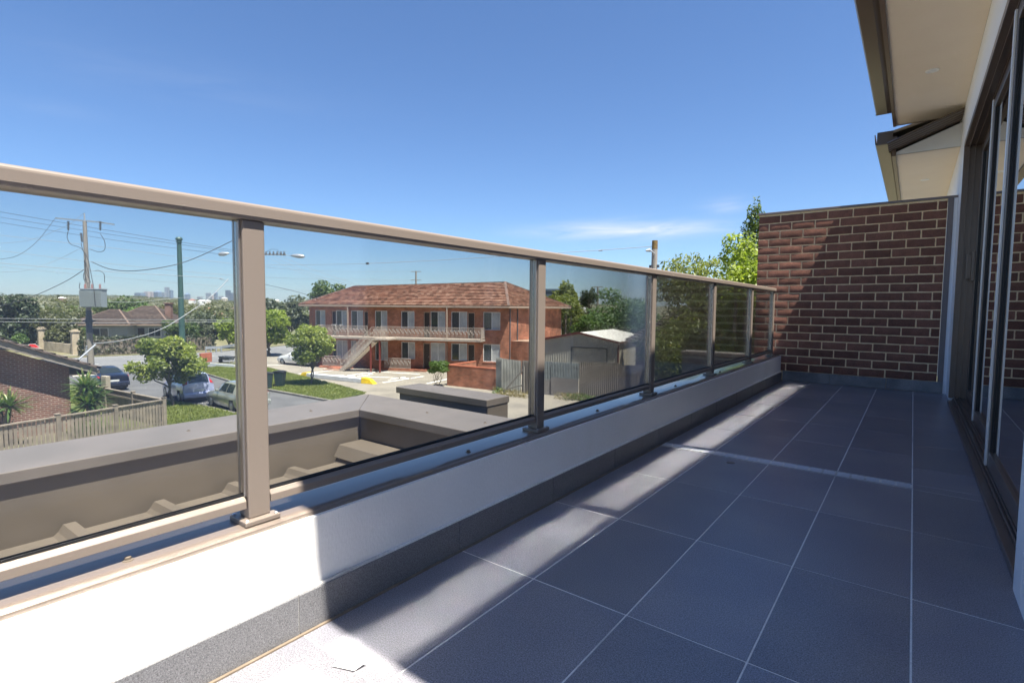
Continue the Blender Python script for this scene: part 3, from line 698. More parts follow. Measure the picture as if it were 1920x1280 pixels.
def limbs(mb, base, tips, r0, seed, wob=.12):
    rg = random.Random(seed)
    for (p, q, ra, rb) in tips:
        p, q = Vector(p), Vector(q); pts = []; n = 5
        for i in range(n+1):
            t = i/n; w = p.lerp(q, t); w += Vector((rg.uniform(-1, 1), rg.uniform(-1, 1), rg.uniform(-.4, .4)))*wob*math.sin(t*PI)
            pts.append(w)
        mb.tube(pts, [ra+(rb-ra)*i/n for i in range(n+1)], 7)
def tree(name, label, base, h, crown, leafm, n, lsize, seed, barkm=None, trunk_h=None, tr=.12, cat='tree', group=None, nb=7, lean=(0, 0), stems=1, ncl=14, squash=.75, cs=(.26, .42), **k):
    """crown = (radius x, radius y, height of crown); clumps spread over the crown's volume"""
    rg = random.Random(seed); root = empty(name, base, 0, label, cat, group)
    rx, ry, ch = crown; th = trunk_h if trunk_h is not None else h-ch
    cz = h-ch/2; cl = []
    for i in range(ncl):
        a = rg.uniform(0, 2*PI); u = rg.uniform(-.85, .85); rr = math.sqrt(1-u*u)*rg.uniform(.45, .85)
        s = rg.uniform(*cs)
        cl.append((lean[0]+rx*rr*math.cos(a), lean[1]+ry*rr*math.sin(a), cz+u*ch/2*.8, rx*s*1.1, ry*s*1.1, ch/2*s*squash*1.25))
    cl.append((lean[0], lean[1], cz, rx*.5, ry*.5, ch*.3))
    leaf_obj('crown', leafm, cl, n, lsize, seed, root, **k)
    mb = MB(); tips = []
    for s_i in range(stems):
        off = Vector((0, 0, 0)) if stems == 1 else Vector((math.cos(s_i*2.4)*.12, math.sin(s_i*2.4)*.12, 0))
        top = Vector((lean[0]*.6+off.x*3, lean[1]*.6+off.y*3, max(th, h*.2)))
        tips.append((off, top, tr/math.sqrt(stems), tr*.65/math.sqrt(stems)))
        for i in range(nb):
            c = cl[(i+s_i*nb) % len(cl)]; tips.append((top.lerp(off, rg.uniform(0, .25)), (c[0], c[1], c[2]), tr*.5/math.sqrt(stems), tr*.12))
    limbs(mb, base, tips, tr, seed); mb.build('trunk', barkm or M_bark, root, smooth=True, angle=80)
    return root

# ------------------------------------------------------------------ ground, roads
mb = MB(); R_ = 14000
nxg = 48; gx = [-R_*((i/nxg)**3) for i in range(nxg, 0, -1)]+[R_*((i/24)**3) for i in range(0, 25)]
gy = [-2000*((i/12)**3) for i in range(12, 0, -1)]+[R_*((i/nxg)**3) for i in range(0, nxg+1)]
def terrain(x, y):
    d = math.hypot(x, y); z = GZ
    if d > 110:
        t = min(1, (d-110)/420); z -= 15*t*t*(3-2*t)             # a shallow valley, then the far rise
    if d > 900:
        t = min(1, (d-900)/3200); z += (56*t*t*(3-2*t))*(.75+.25*math.sin(math.atan2(x, y)*9+1))+6*math.sin(x*.004)*math.cos(y*.0032)*t
    return z
for y in gy:
    for x in gx: mb.v.append((x, y, terrain(x, y)))
nx_ = len(gx)
for j in range(len(gy)-1):
    for i in range(nx_-1): mb.f.append((j*nx_+i, j*nx_+i+1, (j+1)*nx_+i+1, (j+1)*nx_+i)); mb.m.append(0)
tag(mb.build('ground', M_ground, smooth=True, fix=False), kind='structure')
def sheet(name, pts, z, m, kind='structure', th=None):
    mb = MB()
    poly = [(p[0], p[1]) for p in pts]
    if th: mb.prism(poly, z-th, z)
    else:
        a = sum(poly[i][0]*poly[(i+1) % len(poly)][1]-poly[(i+1) % len(poly)][0]*poly[i][1] for i in range(len(poly)))
        if a < 0: poly = poly[::-1]
        mb.add([(p[0], p[1], z) for p in poly], [tuple(range(len(poly)))])
    return tag(mb.build(name, m, fix=False), kind=kind)
# near kerb line of the side street K0->K1, far kerb line F0->F1
K = [(-53.2, 8.5), (-40.6, 10.3), (-29.3, 12.15), (-8, 13.3)]
F = [(-53.0, 17.6), (-46.2, 18.3), (-34.1, 16.95), (-26.1, 17.4), (-8, 18.4)]
sheet('side_street', K+F[::-1], GZ+.012, M_asph)
sheet('main_road', [(-52.6, -12), (-53.2, 8.5), (-53.0, 17.6), (-52.8, 24), (-55.5, 29.5), (-63, 50), (-70, 90), (-84, 90), (-72, 45), (-66.3, 34), (-64.9, 27), (-67.5, 16), (-69, -12)], GZ+.016, M_asph2)
sheet('verge', [(-52, 6), (-52, 8.6), (-40.6, 10.2), (-29.3, 12.05), (-8, 13.2), (-8, 6)], GZ+.10, M_grass, th=.2)
def kerb(pts, name='kerb', w=.18, z=.13, zb=.0):
    m_ = MB()
    for a, b in zip(pts[:-1], pts[1:]):
        m_.beam((a[0], a[1], GZ+z/2+zb), (b[0], b[1], GZ+z/2+zb), w, z)
    return tag(m_.build(name, M_kerb), kind='structure')
kerb(K)
kerb([(-46.2, 18.3), (-36, 17.05), (-26.1, 17.4)])
sheet('verge', [(-47.5, 18.5), (-36, 17.15), (-26.4, 17.5), (-27.1, 20.3), (-33, 21.4), (-40, 22.4), (-50, 24)], GZ+.11, M_grass, th=.15)
sheet('parking_area', [(-50, 23.8), (-40, 22.1), (-33, 21.2), (-27.1, 20.2), (-26.2, 17.5), (-8, 18.6), (-8, 60), (-30, 60), (-60, 42), (-55.5, 30), (-52.5, 24.5)], GZ+.034, M_conc)
sheet('crossover', [(-20.5, 13.1), (-20.5, 5), (-4.2, 5), (-4.2, 13.5)], GZ+.118, M_conc)
sheet('far_verge', [(-69.2, -12), (-67.7, 16), (-65.1, 27), (-66.6, 34), (-72.3, 45), (-90, 60), (-90, -12)], GZ+.06, M_dry, th=.08)
sheet('footpath', [(-71.2, -12), (-69.9, 16), (-67.6, 27), (-68.7, 27), (-71.1, 16), (-72.4, -12)], GZ+.075, M_conc)
def stripe(p, q, w=.14, z=.0385, m=None, name='painted_line'):
    p, q = Vector((p[0], p[1], 0)), Vector((q[0], q[1], 0)); s = (q-p).cross(Vector((0,0,1))).normalized()*w/2
    return sheet(name, [p-s, p+s, q+s, q-s], GZ+z, m or M_line)
def gxy(px, py): p = gp(px, py); return (p.x, p.y)
for a, b, w in (((607, 692), (787, 702), .13), ((560, 701), (770, 710), .13), ((640, 706), (740, 693), .13), ((585, 699), (660, 691), .12),
                ((717, 718), (795, 706), .13), ((665, 706), (700, 702), .10), ((728, 713), (760, 707), .10), ((800, 720), (840, 711), .13), ((700, 697), (690, 704), .09), ((545, 683), (430, 690), .12)):
    stripe(gxy(*a), gxy(*b), w*1.6)
for k in range(7): stripe((-58.2-k*.35, 2+k*5.2), (-58.5-k*.35, 4.6+k*5.2), .12, .0205)
stripe((-54.4, -10), (-54.6, 9), .1, .0205); stripe((-66.2, -10), (-66.0, 22), .1, .0205)

# concrete wheel stop wall, white with yellow ends
ws = empty('wheel_stop_wall', (0, 0, 0), 0, 'long low white concrete wheel stop with bright yellow ends by the parking bays', 'wheel stop')
p, q = Vector((*gxy(562, 706), GZ)), Vector((*gxy(706, 721), GZ)); d = (q-p).normalized(); L_ = (q-p).length
wp = MB(); a, b = p+d*1.0, q-d*1.25; wp.beam(a+Vector((0,0,.20)), b+Vector((0,0,.20)), .45, .32); wp.build('white_section', M_wpaint, ws, bevel=.03)
def yend(c, d, l):
    s = d.cross(Vector((0,0,1)))*.26; m_ = MB()
    vs = [c-s, c+s, c+d*l+s*.8, c+d*l-s*.8, c-s*.9+Vector((0,0,.40)), c+s*.9+Vector((0,0,.40)), c+d*l*.62+s*.6+Vector((0,0,.34)), c+d*l*.62-s*.6+Vector((0,0,.34))]
    m_.add(vs, [(0,3,2,1),(4,5,6,7),(0,1,5,4),(1,2,6,5),(2,3,7,6),(3,0,4,7)]); m_.build('yellow_end', M_yel, ws, bevel=.02)
yend(a-d*.002+Vector((0,0,.035)), -d, .85); yend(b+d*.002+Vector((0,0,.035)), d, 1.15)

# ------------------------------------------------------------------ roof and parapets just below the balcony
lr = empty('lower_roof', (0, 0, 0), 0, 'taupe metal box-gutter roof with wide folded parapet copings below the balcony', 'roof')
cz = -.16
def ucoping(poly, name):
    m_ = MB().prism(poly, cz-.075, cz); return m_.build(name, M_cop2, lr, bevel=.006)
ucoping([(-4.88, -2.5), (-4.215, -2.5), (-4.215, 3.085), (-4.88, 3.71)], 'parapet_coping')
ucoping([(-4.877, 3.7130), (-4.2135, 3.0865), (-1.6, 3.0865), (-1.6, 3.713)], 'parapet_coping')
MB().prism([(-4.85, -2.5), (-4.255, -2.5), (-4.255, 3.12), (-4.85, 3.68)], -2.6, cz-.0755).build('parapet_upstand', M_roofm, lr)
MB().prism([(-4.84, 3.69), (-4.25, 3.125), (-1.6, 3.125), (-1.6, 3.69)], -2.6, cz-.0755).build('parapet_upstand', M_roofm, lr)
zr = -.60
def corr_roof(parent, y0, y1, x0, x1, z0, z1, pitch=.5, name='roof_sheet'):
    """ribs along x; ends of the sheet open at x0"""
    prof = []; y = y0; k = 0
    while y < y1:
        prof += [(y, 0), (y+.17, 0), (y+.175, .004), (y+.18, 0)] if False else [(y, 0)]
        prof += [(y+pitch-.085, 0.0), (y+pitch-.06, .022), (y+pitch-.035, .062), (y+pitch+.025, .062), (y+pitch+.05, .022)]
        y += pitch; k += 1
    m_ = MB(); n = len(prof)
    for (x, z) in ((x0, z0), (x1, z1)):
        for (yy, h) in prof: m_.v.append((x, min(yy, y1), z+h))
    for i in range(n-1): m_.f.append((i, i+1, n+i+1, n+i)); m_.m.append(0)
    # closed end blanking under the ribs
    for i in range(n-1):
        b = len(m_.v); m_.v += [(x0+.03, prof[i][0], z0-.03), (x0+.03, prof[i+1][0], z0-.03), (x0+.03, min(prof[i+1][0], y1), z0+prof[i+1][1]*.55), (x0+.03, min(prof[i][0], y1), z0+prof[i][1]*.55)]
        m_.f.append((b, b+1, b+2, b+3)); m_.m.append(0)
    return m_.build(name, M_roofm, parent, fix=False)
rs = corr_roof(lr, -2.62, 2.85, -4.20, -1.45, -.615, -.50, .5)
s_ = rs.modifiers.new('solid', 'SOLIDIFY'); s_.thickness = .002
MB().box(-4.252, -4.2, -2.5, 3.12, -.8, -.655).box(-4.2, -1.45, -2.5, 3.12, -.8, -.62).build('gutter_floor', M_roofm, lr)
mb = MB(); mb.extr([(2.80, -.56), (2.86, -.455), (3.119, -.455), (3.119, -.56)], 'x', -4.215, -1.45); mb.build('valley_capping', M_roofm, lr, bevel=.004)
ps = None
for (x, y) in ((-4.55, .45), (-4.52, 1.7), (-4.5, 2.75), (-3.6, 3.4), (-2.9, 3.42)):
    o = MB().lathe([(.016, 0), (.016, .002), (.007, .004), (.007, .009), (0, .01)], 10).build('screw', M_roofm, lr) if ps is None else ps.copy()
    if ps is None: ps = o
    else: COL.objects.link(o)
    o.location = (x, y, cz)
pb = empty('parapet_block', (0, 0, 0), 0, 'separate grey capped parapet block standing beyond the lower roof', 'parapet')
MB().box(-5.07, -3.592, 4.262, 4.66, cz-.075, cz).build('coping', M_cop2, pb, bevel=.005)
MB().box(-5.04, -3.625, 4.295, 4.63, -4.6, cz-.0755).build('upstand', mat('grey_render', (.20, .19, .18), .8, col2=(.17, .16, .155), scale=3, bump=.3, bscale=60), pb)
MB().box(-3.624, -3.600, 4.285, 4.64, -4.6, cz-.0755).build('end_panel', M_roofm, pb)
nb = empty('neighbour_parapet', (0, 0, 0), 0, 'grey capped parapet of the next house seen through the far glass panels', 'parapet')
MB().box(-4.35, -1.7, 12.3, 12.75, -.235, -.16).build('coping', M_cop2, nb, bevel=.005)
MB().box(-4.32, -1.7, 12.33, 12.72, -4.6, -.2355).build('upstand', bpy.data.materials['grey_render'], nb)
# ground floor body of the townhouse under the balcony
MB().box(-1.40, 3.5, -2.5, 12.4, GZ, -.602).box(-4.80, -1.402, -2.5, 3.66, GZ, -2.602).build('lower_storey', bpy.data.materials['grey_render'], hs)

# ------------------------------------------------------------------ APARTMENT BUILDING
FRc, FLc = cw(-.3, 43.2), cw(-18.5, 47.8)
ang = math.atan2(FRc.y-FLc.y, FRc.x-FLc.x)
ap = empty('apartment_building', (FLc.x, FLc.y, GZ), ang, 'two storey orange brick flats with terracotta roof, outdoor stair and long upper balcony', 'building')
inv = Matrix.Translation((FLc.x, FLc.y, GZ)) @ Matrix.Rotation(ang, 4, 'Z'); inv = inv.inverted()
def loc(v): return inv @ Vector(v)
LEN = (FRc-FLc).length
RR = loc(cw(4.75, 50.9)); RL = Vector((-.4, RR.y, 0))
HW = 5.46
def fx(px, off=0.0):
    """position along the facade (metres) of a pixel column, on a plane 'off' in front of the wall"""
    v = ray(px, 600); o = inv @ Vector((0, 0, EYE)); dd = (inv.to_3x3() @ v); t = (-off-o.y)/dd.y; return o.x+dd.x*t
def fz(px, py, off=0.0):
    v = ray(px, py); o = inv @ Vector((0, 0, EYE)); dd = (inv.to_3x3() @ v); t = (-off-o.y)/dd.y; return o.z+dd.z*t
# openings: kind, px0, px1 on each storey
UP_ = [('w', 591, 610), ('d', 622, 630), ('w', 630, 651), ('w', 658, 681), ('d', 682, 690), ('w', 703, 726), ('w', 752, 777), ('d', 794, 806), ('w', 807, 835), ('w', 846, 876), ('d', 877, 890), ('w', 906, 938)]
LO_ = [('d', 622, 630), ('w', 630, 651), ('w', 657, 668), ('w', 703, 727), ('w', 752, 778), ('d', 793, 806), ('w', 807, 835), ('w', 846, 876), ('d', 877, 890), ('w', 906, 938)]
Z_SL = 2.86
rows = []
for (lst, zf, zt) in ((LO_, .22, 2.55), (UP_, Z_SL+.02, 5.22)):
    r_ = []
    for (k, a, b) in lst:
        x0, x1 = fx(a), fx(b)
        if k == 'd': z0, z1 = zf, zt-.15
        else:
            z0 = zf+(.75 if (a in (752, 906) or (a == 846 and zf < 1)) else .55); z1 = zt-.1
            if a == 906: z0 = zf+.75
        r_.append((k, x0, x1, z0, z1))
    rows.append(r_)
def wall_with_holes(mb, x0, x1, z0, z1, holes, y0, y1):
    """brick wall between y0 (face) and y1 with rectangular holes (x0,x1,z0,z1)"""
    xs_ = sorted({x0, x1, *[h[0] for h in holes], *[h[1] for h in holes]})
    for a, b in zip(xs_[:-1], xs_[1:]):
        if b-a < 1e-4: continue
        hs_ = [h for h in holes if h[0] < (a+b)/2 < h[1]]
        if not hs_: mb.box(a, b, y0, y1, z0, z1)
        else:
            h = hs_[0]; mb.box(a, b, y0, y1, z0, h[2]); mb.box(a, b, y0, y1, h[3], z1)
mb = MB()
wall_with_holes(mb, 0, LEN, 0, Z_SL-.06, [(x0, x1, z0, z1) for (k, x0, x1, z0, z1) in rows[0]], 0, .25)
wall_with_holes(mb, 0, LEN, Z_SL-.06, HW, [(x0, x1, z0, z1) for (k, x0, x1, z0, z1) in rows[1]], 0, .25)
mb.build('front_wall', M_obrick, ap)
MB().prism([(LEN+.001, .0), (LEN+.001-.25, .252), (RR.x-.25, RR.y), (RR.x, RR.y)], 0, HW).build('side_wall', M_obrick, ap)
MB().prism([(0, .252), (.25, .252), (.25, RR.y), (0, RR.y)], 0, HW).build('side_wall', M_obrick, ap)
MB().prism([(.26, .6), (LEN-.3, .6), (RR.x-.3, RR.y-.02), (.26, RR.y-.02)], 0, HW-.02).build('interior', M_dark, ap)
for r_ in rows:
    for (k, x0, x1, z0, z1) in r_:
        if k == 'd':
            o = MB().box(x0+.06, x1-.06, .12, .17, z0, z1-.06).build('door', M_door, ap)
            MB().box(x0, x0+.058, .06, .18, z0, z1).box(x1-.058, x1, .06, .18, z0, z1).box(x0+.058, x1-.058, .06, .18, z1-.058, z1).build('door_frame', M_gutw, o)
            MB().tube([(x1-.14, .10, z0+1.0), (x1-.14, .06, z0+1.0)], .03, 8).build('knob', M_galv, o)
        else:
            w = MB().box(x0, x0+.05, .05, .15, z0, z1).box(x1-.05, x1, .05, .15, z0, z1).box(x0+.05, x1-.05, .05, .15, z1-.05, z1).box(x0+.05, x1-.05, .05, .15, z0, z0+.05).box((x0+x1)/2-.03, (x0+x1)/2+.03, .05, .15, z0+.05, z1-.05).build('window', M_wframe, ap)
            xm = (x0+x1)/2; left_blind = random.random() < .12
            MB().box(x0+.05, xm-.03, .095, .105, z0+.05, z1-.05).build('pane', M_blind if left_blind else M_wglass, w)
            MB().box(xm+.03, x1-.05, .095, .105, z0+.05, z1-.05).build('pane', M_blind, w)
            MB().box(x0-.03, x1+.03, -.04, .0, z0-.09, z0-.002).build('sill', M_obrick, w)
# balcony slab, edge, posts
BD = 1.25
bx0, bx1 = fx(592, BD), fx(902, BD)
MB().box(bx0, bx1, -BD, -.001, Z_SL-.17, Z_SL).build('balcony_slab', M_concsl, ap)
def rail_run(parent, p, q, h=.95, nb=None, m=None, scroll=True, name='railing'):
    """wrought iron railing: top and bottom bars, close balusters with small scroll collars (joined)"""
    p, q = Vector(p), Vector(q); L_ = (q-p).length; n = nb or int(L_/.115); m_ = MB(); up = Vector((0, 0, 1))
    m_.beam(p+up*h, q+up*h, .045, .03); m_.beam(p+up*.08, q+up*.08, .03, .025)
    for i in range(n+1):
        a = p.lerp(q, i/n); m_.beam(a+up*.08, a+up*(h-.01), .024, .024)
        if scroll and i < n:
            b = p.lerp(q, (i+.5)/n); zz = .38 if i % 3 == 0 else (.62 if i % 3 == 1 else .5)
            m_.box(b.x-.03, b.x+.03, b.y-.014, b.y+.014, b.z+zz, b.z+zz+.13)
    o = m_.build(name, m or M_ironw, parent); return o
sx_top = fx(706, BD); lx1 = fx(730, BD)
r1 = rail_run(ap, (bx0+.05, -BD+.05, Z_SL), (fx(688, BD), -BD+.05, Z_SL)); r1['kind'] = 'stuff'
r1 = rail_run(ap, (fx(712, BD), -BD+.05, Z_SL), (bx1-.05, -BD+.05, Z_SL)); r1['kind'] = 'stuff'
r1 = rail_run(ap, (bx1-.05, -BD+.05, Z_SL), (bx1-.05, -.05, Z_SL), scroll=False); r1['kind'] = 'stuff'
r1 = rail_run(ap, (bx0+.05, -BD+.05, Z_SL), (bx0+.05, -.05, Z_SL), scroll=False); r1['kind'] = 'stuff'
for px in (652, 838):
    x = fx(px, BD*.5); MB().box(x-.05, x+.05, -BD*.5-.05, -BD*.5+.05, Z_SL+.001, HW-.02).build('balcony_post', M_gutw, ap)
# stairs run down to the left in front of the slab
sx0, sx1 = fx(646, 2.2), fx(703, 2.2)
st = empty('staircase', (0, 0, 0)); st.parent = ap
zt_ = Z_SL; mb = MB(); nst = 15
MB().prism([(sx1, -2.75), (fx(731, 2.3), -2.75), (fx(731, 2.3), -BD-.001), (sx1, -BD-.001)], Z_SL-.14, Z_SL).build('landing', M_concsl, st)
for side in (-2.75, -1.75):
    m_ = MB(); m_.add([(sx0-.25, side, .0), (sx0+.05, side, .0), (sx1, side, Z_SL-.30), (sx1, side, Z_SL), (sx0-.25, side, .12)]+[(sx0-.25, side+.08, .0), (sx0+.05, side+.08, .0), (sx1, side+.08, Z_SL-.30), (sx1, side+.08, Z_SL), (sx0-.25, side+.08, .12)],
        [(0,1,2,3,4), (9,8,7,6,5), (0,5,6,1), (1,6,7,2), (2,7,8,3), (3,8,9,4), (4,9,5,0)])
    m_.build('stringer', M_concsl, st)
tr0 = None
for k in range(nst):
    t = (k+.5)/nst; x = sx0+(sx1-sx0)*t; z = Z_SL*(k+1)/(nst+1)
    if tr0 is None: tr0 = MB().box(-.14, .14, -2.669, -1.751, -.04, 0).build('tread', M_concsl, st); o = tr0
    else: o = tr0.copy(); COL.objects.link(o)
    o.location = (x, 0, z)
MB().add([(sx0+.1, -2.668, .02), (sx1, -2.668, Z_SL-.36), (sx1, -1.752, Z_SL-.36), (sx0+.1, -1.752, .02)], [(0, 1, 2, 3)]).build('soffit', M_soffit, st)
def slope_rail(y):
    m_ = MB(); p, q = Vector((sx0-.1, y, .05)), Vector((sx1, y, Z_SL)); n = 26
    m_.beam(p+Vector((0,0,.95)), q+Vector((0,0,.95)), .045, .03); m_.beam(p+Vector((0,0,.15)), q+Vector((0,0,.15)), .03, .025)
    for i in range(n+1):
        a = p.lerp(q, i/n); m_.beam(a+Vector((0,0,.12)), a+Vector((0,0,.94)), .024, .024)
        if i % 2: m_.box(a.x-.04, a.x+.04, y-.014, y+.014, a.z+.45, a.z+.6)
    o = m_.build('railing', M_ironw, st); o['kind'] = 'stuff'
slope_rail(-2.71); slope_rail(-1.71)
o = rail_run(st, (sx1, -2.71, Z_SL), (fx(729, 2.2), -2.71, Z_SL)); o['kind'] = 'stuff'
for px in (695, 712):
    x = fx(px, 2.6); MB().box(x-.055, x+.055, -2.70, -2.59, .0, Z_SL-.145).build('support_post', M_redpost, st)
# porch edge and low railing
MB().box(fx(600, .8), fx(660, .8), -1.1, -.001, 0, .2).build('porch', M_obrick, ap)
MB().box(fx(708, .8), fx(800, .8), -1.1, -.001, 0, .2).build('porch', M_obrick, ap)
MB().box(fx(612, 2), fx(640, 2), -2.0, -1.102, 0, .19).box(fx(606, 2.3), fx(640, 2.3), -2.45, -2.001, 0, .09).build('step', M_obrick, ap)
o = rail_run(ap, (fx(720, 1.05), -1.03, .2), (fx(769, 1.05), -1.03, .2), h=.9); o['kind'] = 'stuff'
o = rail_run(ap, (fx(604, 1.05), -1.03, .2), (fx(637, 1.05), -1.03, .2), h=.9); o['kind'] = 'stuff'
# eaves, roof
EV = .62
e = [Vector((-EV, -EV, HW)), Vector((LEN+.15, -EV, HW)), Vector((RR.x+EV+.25, RR.y+EV*.6, HW)), Vector((-EV, RR.y+EV, HW))]
rgL = loc(at(665, 537, 52.0)); rgR = loc(at(947, 529.5, 46.3))
m_ = MB().prism([(v.x, v.y) for v in e], HW-.02, HW+.03); m_.build('eave_lining', M_concsl, ap)
fas = MB()
for a, b in zip(e, e[1:]+e[:1]): fas.beam(a+Vector((0,0,.09)), b+Vector((0,0,.09)), .12, .13)
fas.build('gutter', M_gutw, ap)
rf = MB(); zz = Vector((0, 0, .17)); E_ = [v+zz for v in e]
tiled_plane(rf, E_[0], E_[1], rgR, rgL); tiled_plane(rf, E_[1], E_[2], rgR, rgR); tiled_plane(rf, E_[2], E_[3], rgL, rgR); tiled_plane(rf, E_[3], E_[0], rgL, rgL)
rfo = rf.build('roof', M_terra, ap, fix=False)
rc = MB(); ridge_caps(rc, rgL, rgR); ridge_caps(rc, E_[1], rgR); ridge_caps(rc, E_[0], rgL); ridge_caps(rc, E_[2], rgR)
rc.build('ridge_capping', mat('ridge_tile', (.20, .12, .095), .85, col2=(.10, .075, .065), scale=3), rfo)
# single storey annex on the right side, downpipes
sdv = Vector((RR.x-LEN, RR.y, 0)).normalized(); sn = Vector((sdv.y, -sdv.x, 0))
A0 = Vector((LEN, 0, 0))+sdv*.4; A1 = Vector((LEN, 0, 0))+sdv*8.0
MB().prism([(A0.x+sn.x*.01, A0.y+sn.y*.01), (A0.x+sn.x*2.0, A0.y+sn.y*2.0), (A1.x+sn.x*2.0, A1.y+sn.y*2.0), (A1.x+sn.x*.01, A1.y+sn.y*.01)], 0, 2.75).build('laundry_annex', M_obrick, ap)
for t in (.15, 1.3):
    c = Vector((LEN, 0, 0))+sdv*t+sn*.06
    MB().tube([(c.x, c.y, 0), (c.x, c.y, HW-.05)], .05, 8).build('downpipe', M_grey2, ap)
c = fx(838, .06); MB().tube([(c, -.06, .2), (c, -.06, HW-.05)], .035, 8).build('downpipe', M_gutw, ap)

# things under the stair and on the balcony
def place(o_or_root, px, py): p = gp(px, py); o_or_root.location = (p.x, p.y, GZ+.035)
bagm = MB(); bagm.lathe([(.22, 0), (.34, .08), (.38, .3), (.36, .5), (.26, .68), (.12, .74), (.1, .8)], 14)
bg_ = bagm.build('white_bag', mat('white_sack', (.66, .66, .66), .6, bump=.8, bscale=6, bdist=.05), smooth=True, angle=80); tag(bg_, 'bulky white bag standing beside the maroon stair post of the flats', 'bag'); place(bg_, 712, 690)
dustm = mat('dark_bin_plastic', (.025, .045, .04), .5)
def wheelie(name, label, loc_, rz, group, lid=(.02, .02, .02)):
    r = empty(name, loc_, rz, label, 'bin', group)
    m_ = MB(); m_.add([(-.22,-.24,.06),(.22,-.24,.06),(.22,.22,.06),(-.22,.22,.06),(-.29,-.33,.96),(.29,-.33,.96),(.29,.30,.96),(-.29,.30,.96)], [(0,3,2,1),(4,5,6,7),(0,1,5,4),(1,2,6,5),(2,3,7,6),(3,0,4,7)])
    m_.build('body', dustm, r, bevel=.03)
    m_ = MB(); m_.extr([(-.37, .965), (-.36, 1.0), (-.1, 1.06), (.25, 1.05), (.34, .99), (.36, .965)], 'x', -.31, .31); m_.build('lid', mat('bin_lid', lid, .5) if 'bin_lid' not in bpy.data.materials else bpy.data.materials['bin_lid'], r, bevel=.015)
    m_ = MB(); m_.tube([(-.26, .40, .99), (.26, .40, .99)], .018, 8).beam((-.24, .33, .98), (-.24, .41, .99), .03).beam((.24, .33, .98), (.24, .41, .99), .03); m_.build('handle', dustm, r)
    for s in (-1, 1): MB().tube([(s*.27, .24, .1), (s*.32, .24, .1)], .1, 14).build('wheel', M_rubber, r)
    return r
p1, p2 = gp(508, 728, GZ+.11), gp(524, 722+5, GZ+.11)
wheelie('wheelie_bin', 'dark green wheelie bin, the left one of the pair, half behind the near post', gp(502, 728, GZ+.11), 2.6, 'wheelie bins on the verge')
wheelie('wheelie_bin', 'dark green wheelie bin, the right one of the pair on the grass verge', gp(525, 724, GZ+.11), 2.2, 'wheelie bins on the verge')
pts = [(655, 688), (672, 690), (684, 688)]
for i, (px, py) in enumerate(pts):
    p = gp(px, py)
    if i == 0:
        r = empty('pot_plant', (p.x, p.y, GZ+.035), 0, 'leafy pot plant at the foot of the outdoor stair', 'pot plant')
        MB().lathe([(.14, 0), (.2, .3), (.22, .32), (.19, .3), (0, .28)], 12).build('pot', M_dark, r); leaf_obj('foliage', L_fresh, [(0, 0, .65, .35, .35, .4)], 160, .16, 5, r)
    elif i == 1:
        r = empty('bicycle', (p.x, p.y, GZ+.035), .6, 'old bicycle leaning in the shade under the stair of the flats', 'bicycle')
        for s in (-.5, .5):
            ring = [(s+.32*math.cos(a*PI/9), 0, .34+.32*math.sin(a*PI/9)) for a in range(19)]
            MB().tube(ring, .025, 6, cap=False).build('wheel', M_rubber, r)
        MB().tube([(-.5, 0, .34), (-.15, 0, .35), (.3, 0, .8), (-.25, 0, .82), (-.15, 0, .35)], .02, 6).tube([(-.5, 0, .34), (-.25, 0, .82), (-.28, 0, .95)], .02, 6).tube([(.5, 0, .34), (.3, 0, .8), (.28, 0, 1.0)], .02, 6).tube([(.25, -.25, 1.02), (.28, 0, 1.0), (.25, .25, 1.02)], .018, 6).build('frame', M_redpost, r)
        MB().box(-.42, -.16, -.07, .07, .95, 1.0).build('saddle', M_rubber, r, bevel=.02)
    else:
        r = empty('storage_tub', (p.x, p.y, GZ+.035), .2, 'dark green lidded storage tub under the stair of the flats', 'tub')
        MB().box(-.45, .45, -.3, .3, 0, .6).build('body', dustm, r, bevel=.05); MB().box(-.48, .48, -.33, .33, .602, .66).build('lid', bpy.data.materials['bin_lid'], r, bevel=.02)
o = empty('drying_clothes', ap.matrix_world @ Vector((0, 0, 0)))
q = FLc  # clothes airer on the upper balcony
bpy.data.objects.remove(o)
def apw(x, y, z):
    v = Matrix.Translation((FLc.x, FLc.y, GZ)) @ Matrix.Rotation(ang, 4, 'Z') @ Vector((x, y, z)); return v
ca = empty('clothes_airer', apw(fx(631, .7), -.6, Z_SL+.001), ang, 'small airer with dark washing on the upper balcony of the flats', 'clothes airer')
MB().tube([(-.35, -.2, 0), (.35, .2, 1.0)], .012, 6).tube([(.35, -.2, 0), (-.35, .2, 1.0)], .012, 6).tube([(-.5, .2, 1.0), (.5, .2, 1.0)], .012, 6).tube([(-.5, -.2, 1.0), (.5, -.2, 1.0)], .012, 6).build('frame', M_wframe, ca)
MB().box(-.25, .05, .18, .2, .45, 1.02).box(.1, .4, -.21, -.19, .55, 1.02).build('washing', M_rubber, ca, bevel=.01)

